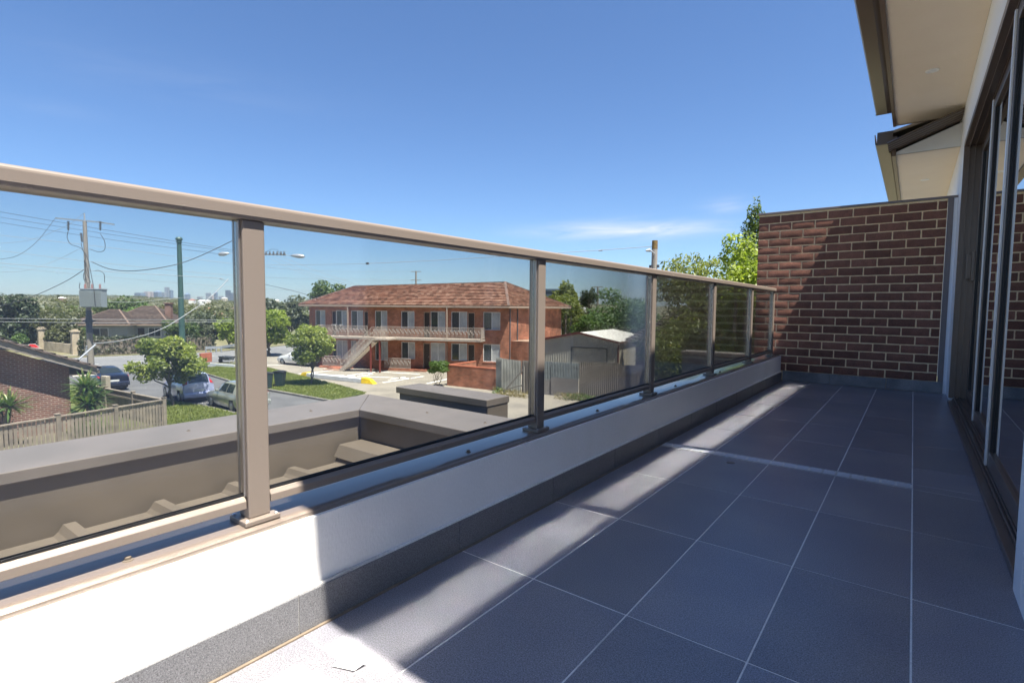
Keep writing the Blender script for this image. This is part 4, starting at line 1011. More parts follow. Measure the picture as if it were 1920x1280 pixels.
# ------------------------------------------------------------------ shed, walls and fences right of the flats
L0, A_p, R0 = cw(2.48, 42), cw(5.21, 40.5), cw(7.94, 39)
ang2 = math.atan2(R0.y-L0.y, R0.x-L0.x); SW = (R0-L0).length
sh = empty('metal_shed', (L0.x, L0.y, GZ), ang2, 'cream metal shed with white gable roof, dark red trim and roller door', 'shed')
M_cream = mat('cream_steel_cladding', (.50, .46, .36), .5, col2=(.46, .42, .33), scale=1); M_wroof = mat('white_steel_roof', (.78, .75, .67), .5)
M_cgrey = mat('grey_steel_cladding', (.40, .39, .34), .5, col2=(.36, .35, .31), scale=1)
EH, AH, SD = 3.0, 3.6, 8.2
def ribbed(x0, x1, f0, f1, y, m, parent, axis='x', pitch=.2, dep=.035, name='wall_cladding'):
    """ribbed sheet between heights f0(x), f1(x)"""
    m_ = MB(); x = x0; pr = []
    while x < x1: 
        for (dx, dd) in ((0, 0), (pitch*.55, 0), (pitch*.65, dep), (pitch*.9, dep)):
            if x+dx < x1: pr.append((x+dx, dd))
        x += pitch
    pr.append((x1, 0))
    for (xx, dd) in pr:
        for z in (f0(xx), f1(xx)): m_.v.append((xx, y-dd, z) if axis == 'x' else (y+dd, xx, z))
    for i in range(len(pr)-1): m_.f.append((2*i, 2*i+2, 2*i+3, 2*i+1)); m_.m.append(0)
    o = m_.build(name, m, parent, fix=False); s = o.modifiers.new('solid', 'SOLIDIFY'); s.thickness = .02; s.offset = 0; return o
rd0, rd1 = SW*.40, SW*.86
top = lambda x: EH+(AH-EH)*(1-abs(x-SW/2)/(SW/2))-.03
ribbed(0, rd0, lambda x: 0, top, 0, M_cgrey, sh); ribbed(rd1, SW, lambda x: 0, top, 0, M_cgrey, sh); ribbed(rd0, rd1, lambda x: 2.45, top, 0, M_cgrey, sh)
ribbed(0, SD, lambda x: 0, lambda x: EH-.03, SW, M_cream, sh, axis='y')
rdoor = MB()
for k in range(24): rdoor.box(rd0+.02, rd1-.02, .05+(.012 if k % 2 else 0), .09, .0+k*.102, .1+k*.102)
rdoor.build('roller_door', M_cgrey, sh)
MB().box(rd0-.05, rd0+.02, -.045, .05, 0, 2.5).box(rd1-.02, rd1+.05, -.045, .05, 0, 2.5).box(rd0+.021, rd1-.021, -.045, .05, 2.45, 2.52).build('door_trim', M_grey2, sh)
m_ = MB(); pr = []
for s, (xa, xb) in enumerate(((-.12, SW/2), (SW/2, SW+.12))):
    m_.add([(xa, -.15, EH-.02 if s == 0 else AH), (xb, -.15, AH if s == 0 else EH-.02), (xb, SD+.1, AH if s == 0 else EH-.02), (xa, SD+.1, EH-.02 if s == 0 else AH)], [(0,1,2,3)])
o = m_.build('roof', M_wroof, sh, fix=False); s_ = o.modifiers.new('solid', 'SOLIDIFY'); s_.thickness = .05; s_.offset = 1
M_mar = mat('dark_red_trim', (.13, .035, .03), .45)
tr = MB(); tr.beam((-.14, -.18, EH-.03), (SW/2, -.18, AH+.01), .06, .16); tr.beam((SW/2, -.18, AH+.01), (SW+.14, -.18, EH-.03), .06, .16); tr.beam((SW+.16, -.15, EH-.03), (SW+.16, SD+.1, EH-.03), .1, .13)
tr.box(SW-.02, SW+.07, -.08, .04, 0, EH-.05); tr.build('trim', M_mar, sh)
# low brick wall in front of the flats, an L
lw = empty('low_brick_wall', (0, 0, 0), 0, 'low orange brick garden wall beside the corrugated fence', 'wall')
a, b = gp(838, 723), gp(929, 733); an = math.atan2(b.y-a.y, b.x-a.x); lw.location = (a.x, a.y, GZ); lw.rotation_euler = (0, 0, an); WL = (b-a).length
MB().box(0, WL, 0, .23, 0, 1.42).box(0, .23, .232, 3.2, 0, 1.42).build('brickwork', M_obrick, lw)
MB().box(-.01, WL+.01, -.01, .24, 1.421, 1.5).box(-.01, .24, .242, 3.21, 1.421, 1.5).build('coping', mat('smooth_red_coping', (.42, .13, .07), .8, col2=(.34, .11, .06), scale=3), lw)
# corrugated fence: separate sheets, leaning and mismatched
cf = empty('corrugated_fence', (0, 0, 0), 0, 'patched old corrugated iron fence of mismatched grey sheets', 'fence')
M_tin = [mat('galvanised_sheet', (.38, .385, .36), .7, .0, col2=(.27, .27, .25), scale=1.5, detail=6), mat('brown_grey_sheet', (.25, .225, .205), .7, .1, col2=(.21, .19, .17), scale=2),
         mat('flat_grey_panel', (.235, .22, .215), .8, col2=(.20, .185, .18), scale=1.5), mat('blue_grey_sheet', (.25, .28, .29), .7, .0, col2=(.19, .21, .22), scale=5)]
def tin(p, q, z0, z1, m, pitch=.1, dep=.03, name='iron_sheet', z1b=None):
    p, q = Vector(p), Vector(q); L_ = (q-p).length; d = (q-p).normalized(); nrm = Vector((d.y, -d.x, 0)); n = max(8, int(L_/pitch*4)); m_ = MB(); z1b = z1 if z1b is None else z1b
    for i in range(n+1):
        t = i/n; off = nrm*dep*math.sin(i*PI/2)*(1 if pitch else 0); a_ = p.lerp(q, t)+off
        m_.v += [(a_.x, a_.y, GZ+z0), (a_.x, a_.y, GZ+z1+(z1b-z1)*t)]
    for i in range(n): m_.f.append((2*i, 2*i+2, 2*i+3, 2*i+1)); m_.m.append(0)
    o = m_.build(name, m, cf, fix=False); s = o.modifiers.new('solid', 'SOLIDIFY'); s.thickness = .006; return o
def G2(px, depth): v = at(px, 700, depth); return (v.x, v.y, 0)
f = [G2(930, 34.0), G2(941, 33.6), G2(977, 33.4), G2(1000, 33.0), G2(1034, 32.8), G2(1086, 32.2), G2(1160, 32.0), G2(1200, 32.6), G2(1240, 33.5), G2(1288, 34.0)]
tin(f[0], f[1], .05, 2.28, M_tin[0]); tin(f[1], f[2], 0, 2.25, M_tin[0], z1b=2.12)
tin((f[2][0]+.1, f[2][1]+.1, 0), (f[3][0], f[3][1], 0), 0.0, 2.15, M_tin[1]); tin(f[3], f[4], 1.0, 2.15, M_tin[3])
tin(f[3], f[4], 0.0, .99, M_tin[2], dep=.004); tin((f[4][0]+.02, f[4][1]-.05, 0), (f[5][0], f[5][1]-.05, 0), 1.05, 2.15, M_tin[3], z1b=2.12); tin((f[4][0]+.02, f[4][1]-.08, 0), (f[5][0], f[5][1]-.08, 0), 0.0, 1.18, M_tin[2], dep=.004, z1b=1.12)
tin(f[5], f[6], 0, 2.2, M_tin[1], pitch=.12); tin(f[6], f[7], 0, 2.05, M_tin[1], pitch=.09, z1b=2.0); tin(f[7], f[8], 0, 2.0, M_tin[1], z1b=1.9); tin(f[8], f[9], 0, 1.9, M_tin[1])
for (a, b, z) in ((f[0], f[2], .5), (f[0], f[2], 1.7), (f[2], f[6], 1.75)):
    MB().beam((a[0], a[1]+.15, GZ+z), (b[0], b[1]+.15, GZ+z), .05, .09).build('rail', M_grey, cf)
gt = MB(); u = Vector(G2(944, 32.9)); w_ = Vector(G2(982, 32.3)); gt.beam(u+Vector((0,0,GZ+.15)), w_+Vector((0,0,GZ+1.75)), .07, .09).beam(u+Vector((0,0,GZ+.3)), w_+Vector((0,0,GZ+.75)), .06, .07).beam(w_+Vector((0,0,GZ)), w_+Vector((0,0,GZ+1.9)), .08, .08)
gt.build('brace', M_grey, cf)
for i in (2, 5, 6, 8): MB().beam((f[i][0], f[i][1]+.2, GZ), (f[i][0], f[i][1]+.2, GZ+2.1), .09, .09).build('post', M_grey, cf)
wd = leaf_obj('weeds', L_straw, [(*G2(px, d_)[:2], GZ+.15, .8, .5, .28) for px, d_ in ((950, 32.6), (965, 32.3), (990, 31.8), (1060, 31.4), (1085, 31.3))], 1500, .16, 71, None, flat=-.4, aspect=4); tag(wd, 'dry straw coloured weeds along the foot of the corrugated fence', 'weeds', kind='stuff')
wd = leaf_obj('weeds', L_fresh, [(*G2(px, d_)[:2], GZ+.15, .6, .4, .3) for px, d_ in ((935, 33.2), (1075, 31.2), (1095, 31.0), (1105, 31.0))], 900, .15, 72, None, flat=-.2, aspect=3); tag(wd, 'green weeds by the flat grey fence panels', 'weeds', kind='stuff')

# ------------------------------------------------------------------ CARS
M_tyre = mat('tyre_rubber', (.018, .018, .018), .85); M_rim = mat('alloy_rim', (.38, .39, .40), .35, .8)
M_cglass = mat('car_glass', (.02, .028, .03), .06, 0, spec=.9); M_red = mat('red_lamp_lens', (.50, .015, .012), .2, 0, spec=.7, coat=.5)
M_amber = mat('clear_lamp_lens', (.55, .5, .45), .2); M_plate = mat('number_plate', (.62, .63, .60), .5); M_blackp = mat('black_plastic_trim', (.03, .03, .03), .5); M_chrome = mat('chrome_trim', (.7, .7, .7), .15, 1.0)
def paint(name, c, metal=.35): return mat(name, c, .28, metal, coat=1.0, spec=.5)
def car(name, label, x, y, rz, st, m, wheel_x, wr=.31, win=(), rear=None, front=None, group=None, tail=None, lamps=(), W=.86, extras=None):
    """x runs backwards (front at 0). st: stations (x, z bottom, z belt, z roof, half width belt, half width roof)"""
    r = empty(name, (x, y, GZ+.013), rz, label, 'car', group)
    S = np.array(st, float)
    # resample smoothly
    xs_ = np.unique(np.concatenate([np.linspace(S[0, 0], S[-1, 0], 44), S[:, 0]]))
    I = lambda k, xx: np.interp(xx, S[:, 0], S[:, k])
    def ring(xx):
        zb, zl, zr_, wb, wt = (float(I(k, xx)) for k in (1, 2, 3, 4, 5))
        zl = min(zl, zr_-.015)
        return [(wb*.93, zb), (wb*1.0, zb+.12), (wb*1.02, (zb+zl)/2+.05), (wb*.985, zl-.05), (wb*.95, zl), (wt+(wb*.95-wt)*.5, zl+(zr_-zl)*.52), (wt*1.0, zr_-(zr_-zl)*.13-.004), (wt*.86, zr_-.002), (wt*.45, zr_+.022), (0, zr_+.03)]
    def surf(xx, s):
        R0_ = ring(xx); i = min(int(s), len(R0_)-2); t = s-i
        return Vector((xx, R0_[i][0]*(1-t)+R0_[i+1][0]*t, R0_[i][1]*(1-t)+R0_[i+1][1]*t))
    mb = MB(); n = 19
    for xx in xs_:
        R0_ = ring(xx)
        for (w, z) in R0_: mb.v.append((xx, w, z))
        for (w, z) in R0_[-2::-1]: mb.v.append((xx, -w, z))
    arches = wheel_x
    for i in range(len(xs_)-1):
        xm = (xs_[i]+xs_[i+1])/2
        for k in range(n-1):
            if k in (0, n-2) and any(abs(xm-wx) < wr+.045 for wx in arches): continue
            if k in (1, n-3) and any(abs(xm-wx) < wr*.72 for wx in arches): continue
            mb.f.append((i*n+k, (i+1)*n+k, (i+1)*n+k+1, i*n+k+1)); mb.m.append(0)
        mb.f.append((i*n, i*n+n-1, (i+1)*n+n-1, (i+1)*n)); mb.m.append(0)
    mb.f.append(tuple(range(n))); mb.m.append(0); b = (len(xs_)-1)*n; mb.f.append(tuple(range(b, b+n))[::-1]); mb.m.append(0)
    body = mb.build('body', m, r, smooth=True, angle=28)
    un = MB().box(S[0, 0]+.15, S[-1, 0]-.15, -W*.86, W*.86, .17, .5).build('underbody', M_blackp, r)
    def patch(nm, m_, xa, xb, sa, sb, side=1, off=.007, nx=5, ns=3, xa2=None, xb2=None, parent=None):
        """skin patch between x xa..xb at ring sa and xa2..xb2 at ring sb"""
        xa2 = xa if xa2 is None else xa2; xb2 = xb if xb2 is None else xb2; q = MB(); pts = []
        for j in range(ns+1):
            v = j/ns; s = sa+(sb-sa)*v; x0, x1 = xa+(xa2-xa)*v, xb+(xb2-xb)*v
            for i in range(nx+1):
                p = surf(x0+(x1-x0)*i/nx, s); p.y *= side; pts.append(p)
        q.v = []; 
        for j in range(ns+1):
            for i in range(nx+1):
                p = pts[j*(nx+1)+i]; a = pts[j*(nx+1)+min(i+1, nx)]-pts[j*(nx+1)+max(i-1, 0)]; b_ = pts[min(j+1, ns)*(nx+1)+i]-pts[max(j-1, 0)*(nx+1)+i]
                nn = a.cross(b_); nn = nn.normalized() if nn.length > 1e-9 else Vector((0, side, 0))
                c = p-Vector((p.x, 0, .7))
                if nn.dot(c) < 0: nn = -nn
                q.v.append(tuple(p+nn*off))
        for j in range(ns):
            for i in range(nx): q.f.append((j*(nx+1)+i, j*(nx+1)+i+1, (j+1)*(nx+1)+i+1, (j+1)*(nx+1)+i)); q.m.append(0)
        return q.build(nm, m_, parent or r, smooth=True, angle=60)
    for (xa, xb, xa2, xb2) in win:
        for s in (1, -1): patch('side_window', M_cglass, xa, xb, 4.15, 6.0, s, xa2=xa2, xb2=xb2)
    def across(nm, m_, xa, xb, wf=.9, off=.008, za=None):
        """screen across the car from x=xa (low end) to xb (high end)"""
        q = MB(); ny = 8
        for i in range(7):
            t = i/6; xx = xa+(xb-xa)*t; R0_ = ring(xx); 
            for j in range(ny+1):
                u = -1+2*j/ny; w = R0_[7][0]*wf*1.12*u; z = R0_[7][1]+(R0_[9][1]-R0_[7][1])*(1-u*u)
                q.v.append((xx+(.022 if xb < xa else -.022), w, z+off))
        for i in range(6):
            for j in range(ny): q.f.append((i*(ny+1)+j, i*(ny+1)+j+1, (i+1)*(ny+1)+j+1, (i+1)*(ny+1)+j)); q.m.append(0)
        return q.build(nm, m_, r, smooth=True, angle=60)
    if rear: across('rear_window', M_cglass, *rear)
    if front: across('windscreen', M_cglass, *front)
    for (nm, m_, xa, xb, sa, sb) in lamps:
        for s in (1, -1): patch(nm, m_, xa, xb, sa, sb, s, off=.012, nx=3, ns=2)
    xr = S[-1, 0]
    MB().box(xr-.005, xr+.012, -.26, .26, tail, tail+.12).build('number_plate', M_plate, r, bevel=.004)
    zb = float(S[-1, 1]); MB().extr([(xr-.12, zb-.02), (xr+.05, zb), (xr+.065, zb+.18), (xr+.02, zb+.27), (xr-.12, zb+.25)], 'y', -W*.93, W*.93).build('rear_bumper', m, r, bevel=.02)
    zb = float(S[0, 1]); MB().extr([(.12, zb-.02), (-.05, zb), (-.06, zb+.2), (.12, zb+.24)], 'y', -W*.88, W*.88).build('front_bumper', m, r, bevel=.02)
    for wx in wheel_x:
        for s in (1, -1):
            w = empty('wheel', (wx, s*(W-.10), wr)); w.parent = r
            MB().tube([(0, -s*.10, 0), (0, -s*.085, 0), (0, s*.085, 0), (0, s*.10, 0)], [wr*.9, wr, wr, wr*.93], 24).build('tyre', M_tyre, w, smooth=True, angle=50)
            MB().tube([(0, s*.092, 0), (0, s*.104, 0)], [wr*.64, wr*.6], 20).build('rim', M_rim, w, smooth=True, angle=50)
            q = MB()
            for k in range(5):
                a = k*2*PI/5; q.add([(math.cos(a+.34)*wr*.28, s*.106, math.sin(a+.34)*wr*.28), (math.cos(a+.20)*wr*.54, s*.106, math.sin(a+.20)*wr*.54), (math.cos(a+.62)*wr*.54, s*.106, math.sin(a+.62)*wr*.54)], [(0, 1, 2)])
            q.build('rim_opening', M_blackp, w)
    for (xm) in ((front[1]+.05,) if front else ()):
        for s in (1, -1): MB().box(xm-.35, xm-.2, s*(W*.95), s*(W*1.12), float(I(2, xm))+.01, float(I(2, xm))+.14).build('mirror', m, r, bevel=.03)
    for (xa, xb) in extras or ():
        for s in (1, -1):
            patch('door_seam', M_blackp, xa, xa+.012, 1.2, 4.0, s, off=.003, nx=1, ns=4, xb2=xb+.012, xa2=xb)
            patch('door_handle', M_blackp, xb-.25, xb-.1, 3.45, 3.6, s, off=.02, nx=1, ns=1)
    return r
hatch = [(0, .32, .62, .66, .70, .55), (.12, .24, .70, .745, .78, .6), (.5, .22, .80, .86, .83, .66), (1.15, .22, .90, .97, .845, .68), (1.65, .22, .93, 1.30, .85, .62), (2.05, .22, .94, 1.46, .85, .585), (2.7, .22, .95, 1.49, .85, .58), (3.4, .22, .97, 1.45, .85, .56), (3.85, .24, .99, 1.33, .83, .54), (4.1, .3, 1.0, 1.06, .79, .56), (4.17, .36, .9, .93, .76, .56)]
sedan = [(0, .34, .60, .64, .68, .52), (.12, .24, .68, .73, .78, .6), (.6, .22, .80, .86, .84, .66), (1.3, .22, .90, .97, .86, .68), (1.95, .22, .93, 1.33, .86, .6), (2.35, .22, .94, 1.42, .86, .56), (3.0, .22, .95, 1.44, .86, .56), (3.45, .22, .97, 1.38, .86, .555), (4.05, .23, .99, 1.10, .85, .60), (4.5, .26, 1.0, 1.045, .82, .62), (4.68, .34, .92, .95, .77, .6)]
mpv = [(0, .34, .66, .72, .70, .52), (.12, .25, .78, .84, .76, .6), (.55, .23, .92, .98, .80, .64), (.95, .23, 1.0, 1.12, .81, .63), (1.45, .23, 1.02, 1.50, .82, .60), (1.9, .23, 1.03, 1.60, .82, .58), (2.7, .23, 1.04, 1.63, .82, .58), (3.45, .23, 1.05, 1.60, .81, .57), (3.72, .26, 1.05, 1.40, .80, .57), (3.80, .32, 1.03, 1.09, .78, .60)]
hw = [(1.75, 2.62, 2.05, 2.62), (2.68, 3.45, 2.68, 3.3)]
kd = math.atan2(12.15-10.3, -29.3+40.6)
def on_kerb(X, off):   # a point beside the near kerb
    t = (X+40.6)/(11.3); return (X, 10.3+t*1.85+off)
x_, y_ = on_kerb(-30.9, 1.45)
car('hatchback', 'silver green hatchback parked nearest, half hidden by the balustrade post', x_, y_, -.03, hatch, paint('grey_green_paint', (.34, .35, .31)), (.85, 3.35), win=hw, rear=(4.09, 3.6), front=(1.2, 2.0), tail=.72, lamps=(('tail_light', M_red, 3.86, 4.12, 3.0, 4.9), ('headlight', M_amber, .06, .3, 2.6, 3.8)), extras=((1.72, 1.72), (2.66, 2.66)), group='cars parked in the side street')
x_, y_ = on_kerb(-35.75, 1.75)
car('compact_van', 'pale lilac blue tall compact car parked behind the leafy street tree', x_, y_, -.06, mpv, paint('lilac_blue_paint', (.38, .42, .60), .2), (.72, 3.1), win=[(1.45, 2.35, 1.75, 2.35), (2.42, 3.1, 2.42, 3.1), (3.16, 3.5, 3.16, 3.42)], rear=(3.795, 3.50), front=(1.0, 1.75), tail=.62, lamps=(('tail_light', M_red, 3.66, 3.80, 3.4, 6.2), ('headlight', M_amber, .06, .28, 2.6, 3.8)), extras=((1.5, 1.5), (2.4, 2.4)), group='cars parked in the side street', W=.82)
x_, y_ = on_kerb(-44.6, 1.35)
car('sedan', 'dark navy sedan seen from behind beside the transformer pole', x_, y_, -.03, sedan, paint('navy_paint', (.012, .018, .04), .3), (.9, 3.6), win=[(2.0, 2.8, 2.3, 2.8), (2.86, 3.75, 2.86, 3.45)], rear=(4.06, 3.42), front=(1.35, 2.25), tail=.62, lamps=(('tail_light', M_red, 4.28, 4.66, 3.0, 4.3), ('headlight', M_amber, .06, .3, 2.6, 3.8)), extras=((2.0, 2.0), (2.83, 2.83)), group='cars parked in the side street', W=.87)
wp_ = gp(516, 684)
car('sedan', 'white sedan parked side on in front of the flats behind the round tree', gp(513, 682).x+.3, gp(513, 682).y+.9, ang-.30, sedan, paint('white_car_paint', (.70, .70, .68), 0), (.9, 3.6), win=[(2.0, 2.8, 2.3, 2.8), (2.86, 3.75, 2.86, 3.45)], rear=(4.06, 3.42), front=(1.35, 2.25), tail=.62, lamps=(('tail_light', M_red, 4.28, 4.66, 3.0, 4.3), ('headlight', M_amber, .06, .3, 2.6, 3.8)), extras=((2.0, 2.0), (2.83, 2.83)), W=.87)

# ------------------------------------------------------------------ LEFT: brick house, picket fence, yuccas
HX = -29.0
bh = empty('brown_brick_house', (HX, 0, GZ), 0, 'dark brown brick house with a low tiled gable roof behind the picket fence', 'house')
yr = 6.28                                            # near wall corner
def hz(y): return (-2.044+.045-(7.129-y)*(-2.044+.711)/(7.129-4.165)*-1*-1) if False else -2.0+(7.13-y)*.4497
# barge line falls towards +Y: z(7.13)=-2.04 ; z(4.165)=-.71
def bz(y): return -2.04+(7.13-y)*.4487-GZ
ylow = -3.5
MB().add([(0, yr, 0), (0, ylow, 0), (0, ylow, bz(ylow)-.32-0*1), (0, yr, bz(yr)-.30), (-9, yr, 0), (-9, ylow, 0), (-9, ylow, bz(ylow)-.32), (-9, yr, bz(yr)-.30)],
    [(0,1,2,3),(7,6,5,4),(0,4,5,1),(3,2,6,7),(0,3,7,4),(1,5,6,2)]).build('wall', M_dbrick, bh)
m_ = MB(); ov = .55; pr = [(7.13, bz(7.13)), (ylow, bz(ylow))]
m_.beam((ov, 7.13, bz(7.13)-.10), (ov, ylow, bz(ylow)-.10), .04, .24); m_.build('barge_board', mat('weathered_beige_paint', (.26, .22, .18), .7, col2=(.2, .17, .14), scale=3), bh)
m_ = MB(); m_.add([(.0, 7.1, bz(7.1)-.24), (ov-.021, 7.1, bz(7.1)-.24), (ov-.021, ylow, bz(ylow)-.24), (.0, ylow, bz(ylow)-.24)], [(0,1,2,3)]); m_.build('verge_soffit', M_soffit, bh)
MB().box(-9, ov, yr+.001, 7.11, bz(7.13)-.26, bz(7.13)-.22).build('eave_soffit', M_soffit, bh)
MB().box(-9, ov, 7.13, 7.22, bz(7.13)-.2, bz(7.13)-.06).build('gutter', M_gutter, bh)
m_ = MB(); tiled_plane(m_, (ov+.06, 7.25, bz(7.25)+.06), (-9, 7.25, bz(7.25)+.06), (-9, ylow, bz(ylow)+.06), (ov+.06, ylow, bz(ylow)+.06))
m_.build('roof', M_brtile, bh, fix=False)
m_ = MB(); y = 7.1
k = 0
while y > ylow:
    m_.beam((ov+.04, y, bz(y)+.055), (ov+.04, y-.4, bz(y-.4)+.085), .12, .05); y -= .40
m_.build('verge_tiles', M_brtile, bh)
m_ = MB(); m_.uv = None
# fence legs
M_picket = mat('weathered_timber_picket', (.29, .24, .185), .85, coord='World', col2=(.20, .168, .135), scale=4, detail=6, rnd=.12)
fcorner = (-26.05, 8.85); fnear = (-24.0, 1.2); ffar = (-34.5, 7.95)
FH = 1.28; GF = GZ+.10
fe = empty('picket_fence', (0, 0, 0), 0, 'beige timber paling fence with capped posts turning the corner by the brick house', 'fence')
pk = None
def fence_leg(p, q, pitch, w, nposts, side):
    global pk
    p, q = Vector((p[0], p[1], 0)), Vector((q[0], q[1], 0)); L_ = (q-p).length; d = (q-p)/L_; an_ = math.atan2(d.y, d.x); nrm = Vector((-d.y, d.x, 0))*side
    n = int(L_/pitch)
    for i in range(n):
        c = p+d*(i+.5)*pitch
        if pk is None: pk = MB().box(-.5, .5, -.009, .009, 0, FH-.06).build('picket', M_picket, fe); pk.data.transform(Matrix.Scale(w, 4, (1, 0, 0))); o = pk
        else: o = pk.copy(); COL.objects.link(o)
        o.parent = fe; o.location = (c.x, c.y, GF+random.uniform(-.01, .01)); o.rotation_euler = (0, random.uniform(-.008, .008), an_)
    for z in (.25, FH-.28):
        MB().beam(p+nrm*.035+Vector((0,0,GF+z)), q+nrm*.035+Vector((0,0,GF+z)), .04, .08).build('rail', M_picket, fe)
    MB().beam(p+Vector((0,0,GF+FH-.03)), q+Vector((0,0,GF+FH-.03)), .12, .045).build('capping', M_picket, fe)
    for i in range(nposts+1):
        c = p.lerp(q, i/nposts); o = MB().box(-.07, .07, -.07, .07, 0, FH+.06).box(-.085, .085, -.085, .085, FH+.061, FH+.09).build('post', M_picket, fe, bevel=.008)
        o.location = (c.x-nrm.x*.0, c.y, GF); o.rotation_euler = (0, 0, an_)
fence_leg(fcorner, fnear, .132, .098, 4, -1)
fence_leg(fcorner, ffar, .10, .096, 3, 1)
# meter box and low concrete post inside the fence
p = at(200, 753, 31); mbx = empty('meter_box', (p.x, p.y, GZ), .2, 'tilted beige utility box inside the paling fence', 'utility box')
MB().box(-.28, .28, -.12, .12, 0, 1.25).build('cabinet', M_pier if False else mat('beige_cabinet', (.36, .31, .24), .7), mbx, bevel=.03); MB().box(-.24, .24, -.135, -.121, .55, 1.15).build('door', mat('beige_cabinet_door', (.33, .285, .22), .6), mbx, bevel=.01)

def yucca(name, label, base, h, n, length, seed, heads=1):
    rg = random.Random(seed); r = empty(name, base, 0, label, 'yucca'); mb = MB(); tint = []
    hd_ = []
    for k in range(heads):
        hx, hy, hzz = (rg.uniform(-.5, .5)*(heads > 1), rg.uniform(-.5, .5)*(heads > 1), h*rg.uniform(.55, 1) if heads > 1 else h)
        hd_.append((hx, hy, hzz))
        for i in range(n):
            a = rg.uniform(0, 2*PI); e_ = math.radians(rg.choice([rg.uniform(20, 85), rg.uniform(-30, 50)])); l = length*rg.uniform(.7, 1.1); w = .045*length
            d = Vector((math.cos(a)*math.cos(e_), math.sin(a)*math.cos(e_), math.sin(e_))); s = d.cross(Vector((0, 0, 1))).normalized()*w
            p0 = Vector((hx, hy, hzz)); b = len(mb.v); droop = rg.uniform(.05, .35)*l
            for t, ww in ((0, .5), (.35, 1), (.7, .8), (1, .02)):
                c = p0+d*l*t-Vector((0, 0, droop*t*t)); up = s.cross(d).normalized()*w*.3
                mb.v += [tuple(c-s*ww+up*ww), tuple(c), tuple(c+s*ww+up*ww)]
            for j in range(3):
                o = b+j*3; mb.f += [(o, o+1, o+4, o+3), (o+1, o+2, o+5, o+4)]; mb.m += [0, 0]; tt = min(1, max(0, .35+.5*rg.random()+(.2 if e_ > .9 else -.1))); tint += [tt, tt]
    o = mb.build('leaves', L_yucca, r, fix=False); at_ = o.data.attributes.new('tint', 'FLOAT', 'FACE'); at_.data.foreach_set('value', np.array(tint, dtype=np.float32))
    t = MB()
    for (hx, hy, hzz) in hd_: t.tube([(hx*.2, hy*.2, 0), (hx*.7, hy*.7, hzz*.6), (hx, hy, hzz+.05)], [.13, .1, .08], 8)
    t.build('trunk', M_bark, r, smooth=True); return r
def gnd(px, depth, dz=0.): v = at(px, 700, depth); return (v.x, v.y, GZ+dz)
yucca('yucca', 'tall dark yucca with drooping skirt beside the right corner of the brick wall', gnd(172, 21.9), 2.1, 110, .95, 3, heads=3)
yucca('yucca', 'low bright yucca rosette between the tall one and the fence corner', gnd(190, 21.4), .6, 80, .8, 4, heads=2)
yucca('yucca', 'light green yucca cut by the left edge of the view before the brick wall', gnd(-10, 19.9), 2.0, 80, .9, 6, heads=2)

# ------------------------------------------------------------------ STREET TREES in front
p = gp(325, 760, GZ+.1); tree('street_tree', 'leafy lime tipped street tree on the grass between fence and parked cars', p, 3.9, (1.95, 1.9, 3.0), L_bush, 12000, .19, 11, tr=.085, lean=(-.28, -.2), trunk_h=1.2, nb=12, ncl=34, cs=(.17, .31), flat=.6, aspect=2.2, group='young street trees')
p = gp(583, 721, GZ+.1); tree('street_tree', 'round crowned lime tipped street tree on the verge before the flats', p, 4.3, (1.75, 1.75, 3.05), L_bush, 11000, .18, 12, tr=.08, trunk_h=1.4, nb=10, ncl=34, cs=(.17, .31), flat=.6, aspect=2.2, stems=2, group='young street trees')
p = gp(820, 722+4); tree('shrub', 'small clipped shrub of three green puffs on thin stems by the orange wall', p, 2.0, (1.0, .9, 1.1), L_fresh, 2600, .12, 13, tr=.05, trunk_h=.5, nb=4, stems=3, ncl=6, cat='shrub')

# ------------------------------------------------------------------ background trees and hedges
def bt(name, label, px, top, base_py, depth, wpx, leafm, n, ls, seed, chf=.75, cat='tree', barkm=None, sq=.75, ncl=16, stems=1, zoff=0., **k):
    """tree given by where its crown's top shows, its distance and its width in view"""
    t = at(px, top, depth); z0 = terrain(t.x, t.y)+zoff; h = t.z-z0; w = wpx/FPX*depth/2
    return tree(name, label, (t.x, t.y, z0), h, (w, w, h*chf), leafm, n, ls, seed, barkm, tr=.02*h+.08, cat=cat, squash=sq, ncl=ncl, stems=stems, **k)
bt('dense_tree', 'very dark dense tree at the left edge behind the stop sign', 8, 542, 650, 62, 95, L_dark, 5200, .42, 21, .9)
bt('bushy_tree', 'olive brown bushy tree between the dark tree and the transformer pole', 100, 574, 650, 72, 120, L_olive, 5200, .42, 22, .95)
bt('bushy_tree', 'bright green bush low behind the cream gate piers', 158, 612, 650, 64, 34, L_fresh, 1300, .28, 23, .9)
bt('small_tree', 'small bright leafed sapling at the foot of the dark tree', 38, 625, 650, 58, 24, L_fresh, 900, .22, 24, .8)
bt('broad_tree', 'broad dark green tree rising behind the tiled house roof', 222, 551, 600, 120, 90, L_mid, 3600, .7, 25, .8)
bt('broad_tree', 'lighter green low crown in front of the broad tree behind the roof', 262, 566, 600, 105, 70, L_fresh, 2600, .6, 26, .8)
bt('round_tree', 'pale yellow green round tree right of the house roof', 250, 578, 600, 96, 55, L_lime, 2000, .5, 27, .8)
bt('broad_tree', 'wide dark tree behind the chimney of the tiled house', 312, 572, 640, 88, 90, L_olive, 4200, .5, 28, .9)
bt('shrubby_tree', 'grey flecked shrubby tree just right of the green vent pipe', 378, 582, 640, 82, 80, L_grey, 4200, .45, 29, .95)
bt('round_tree', 'dark round tree left of the near balustrade post', 405, 590, 650, 84, 60, L_dark, 2400, .45, 30, .95)
bt('leafy_tree', 'light green tree whose crown shows left of the near balustrade post', 428, 596, 660, 66, 42, L_lime, 1800, .35, 31, .85)
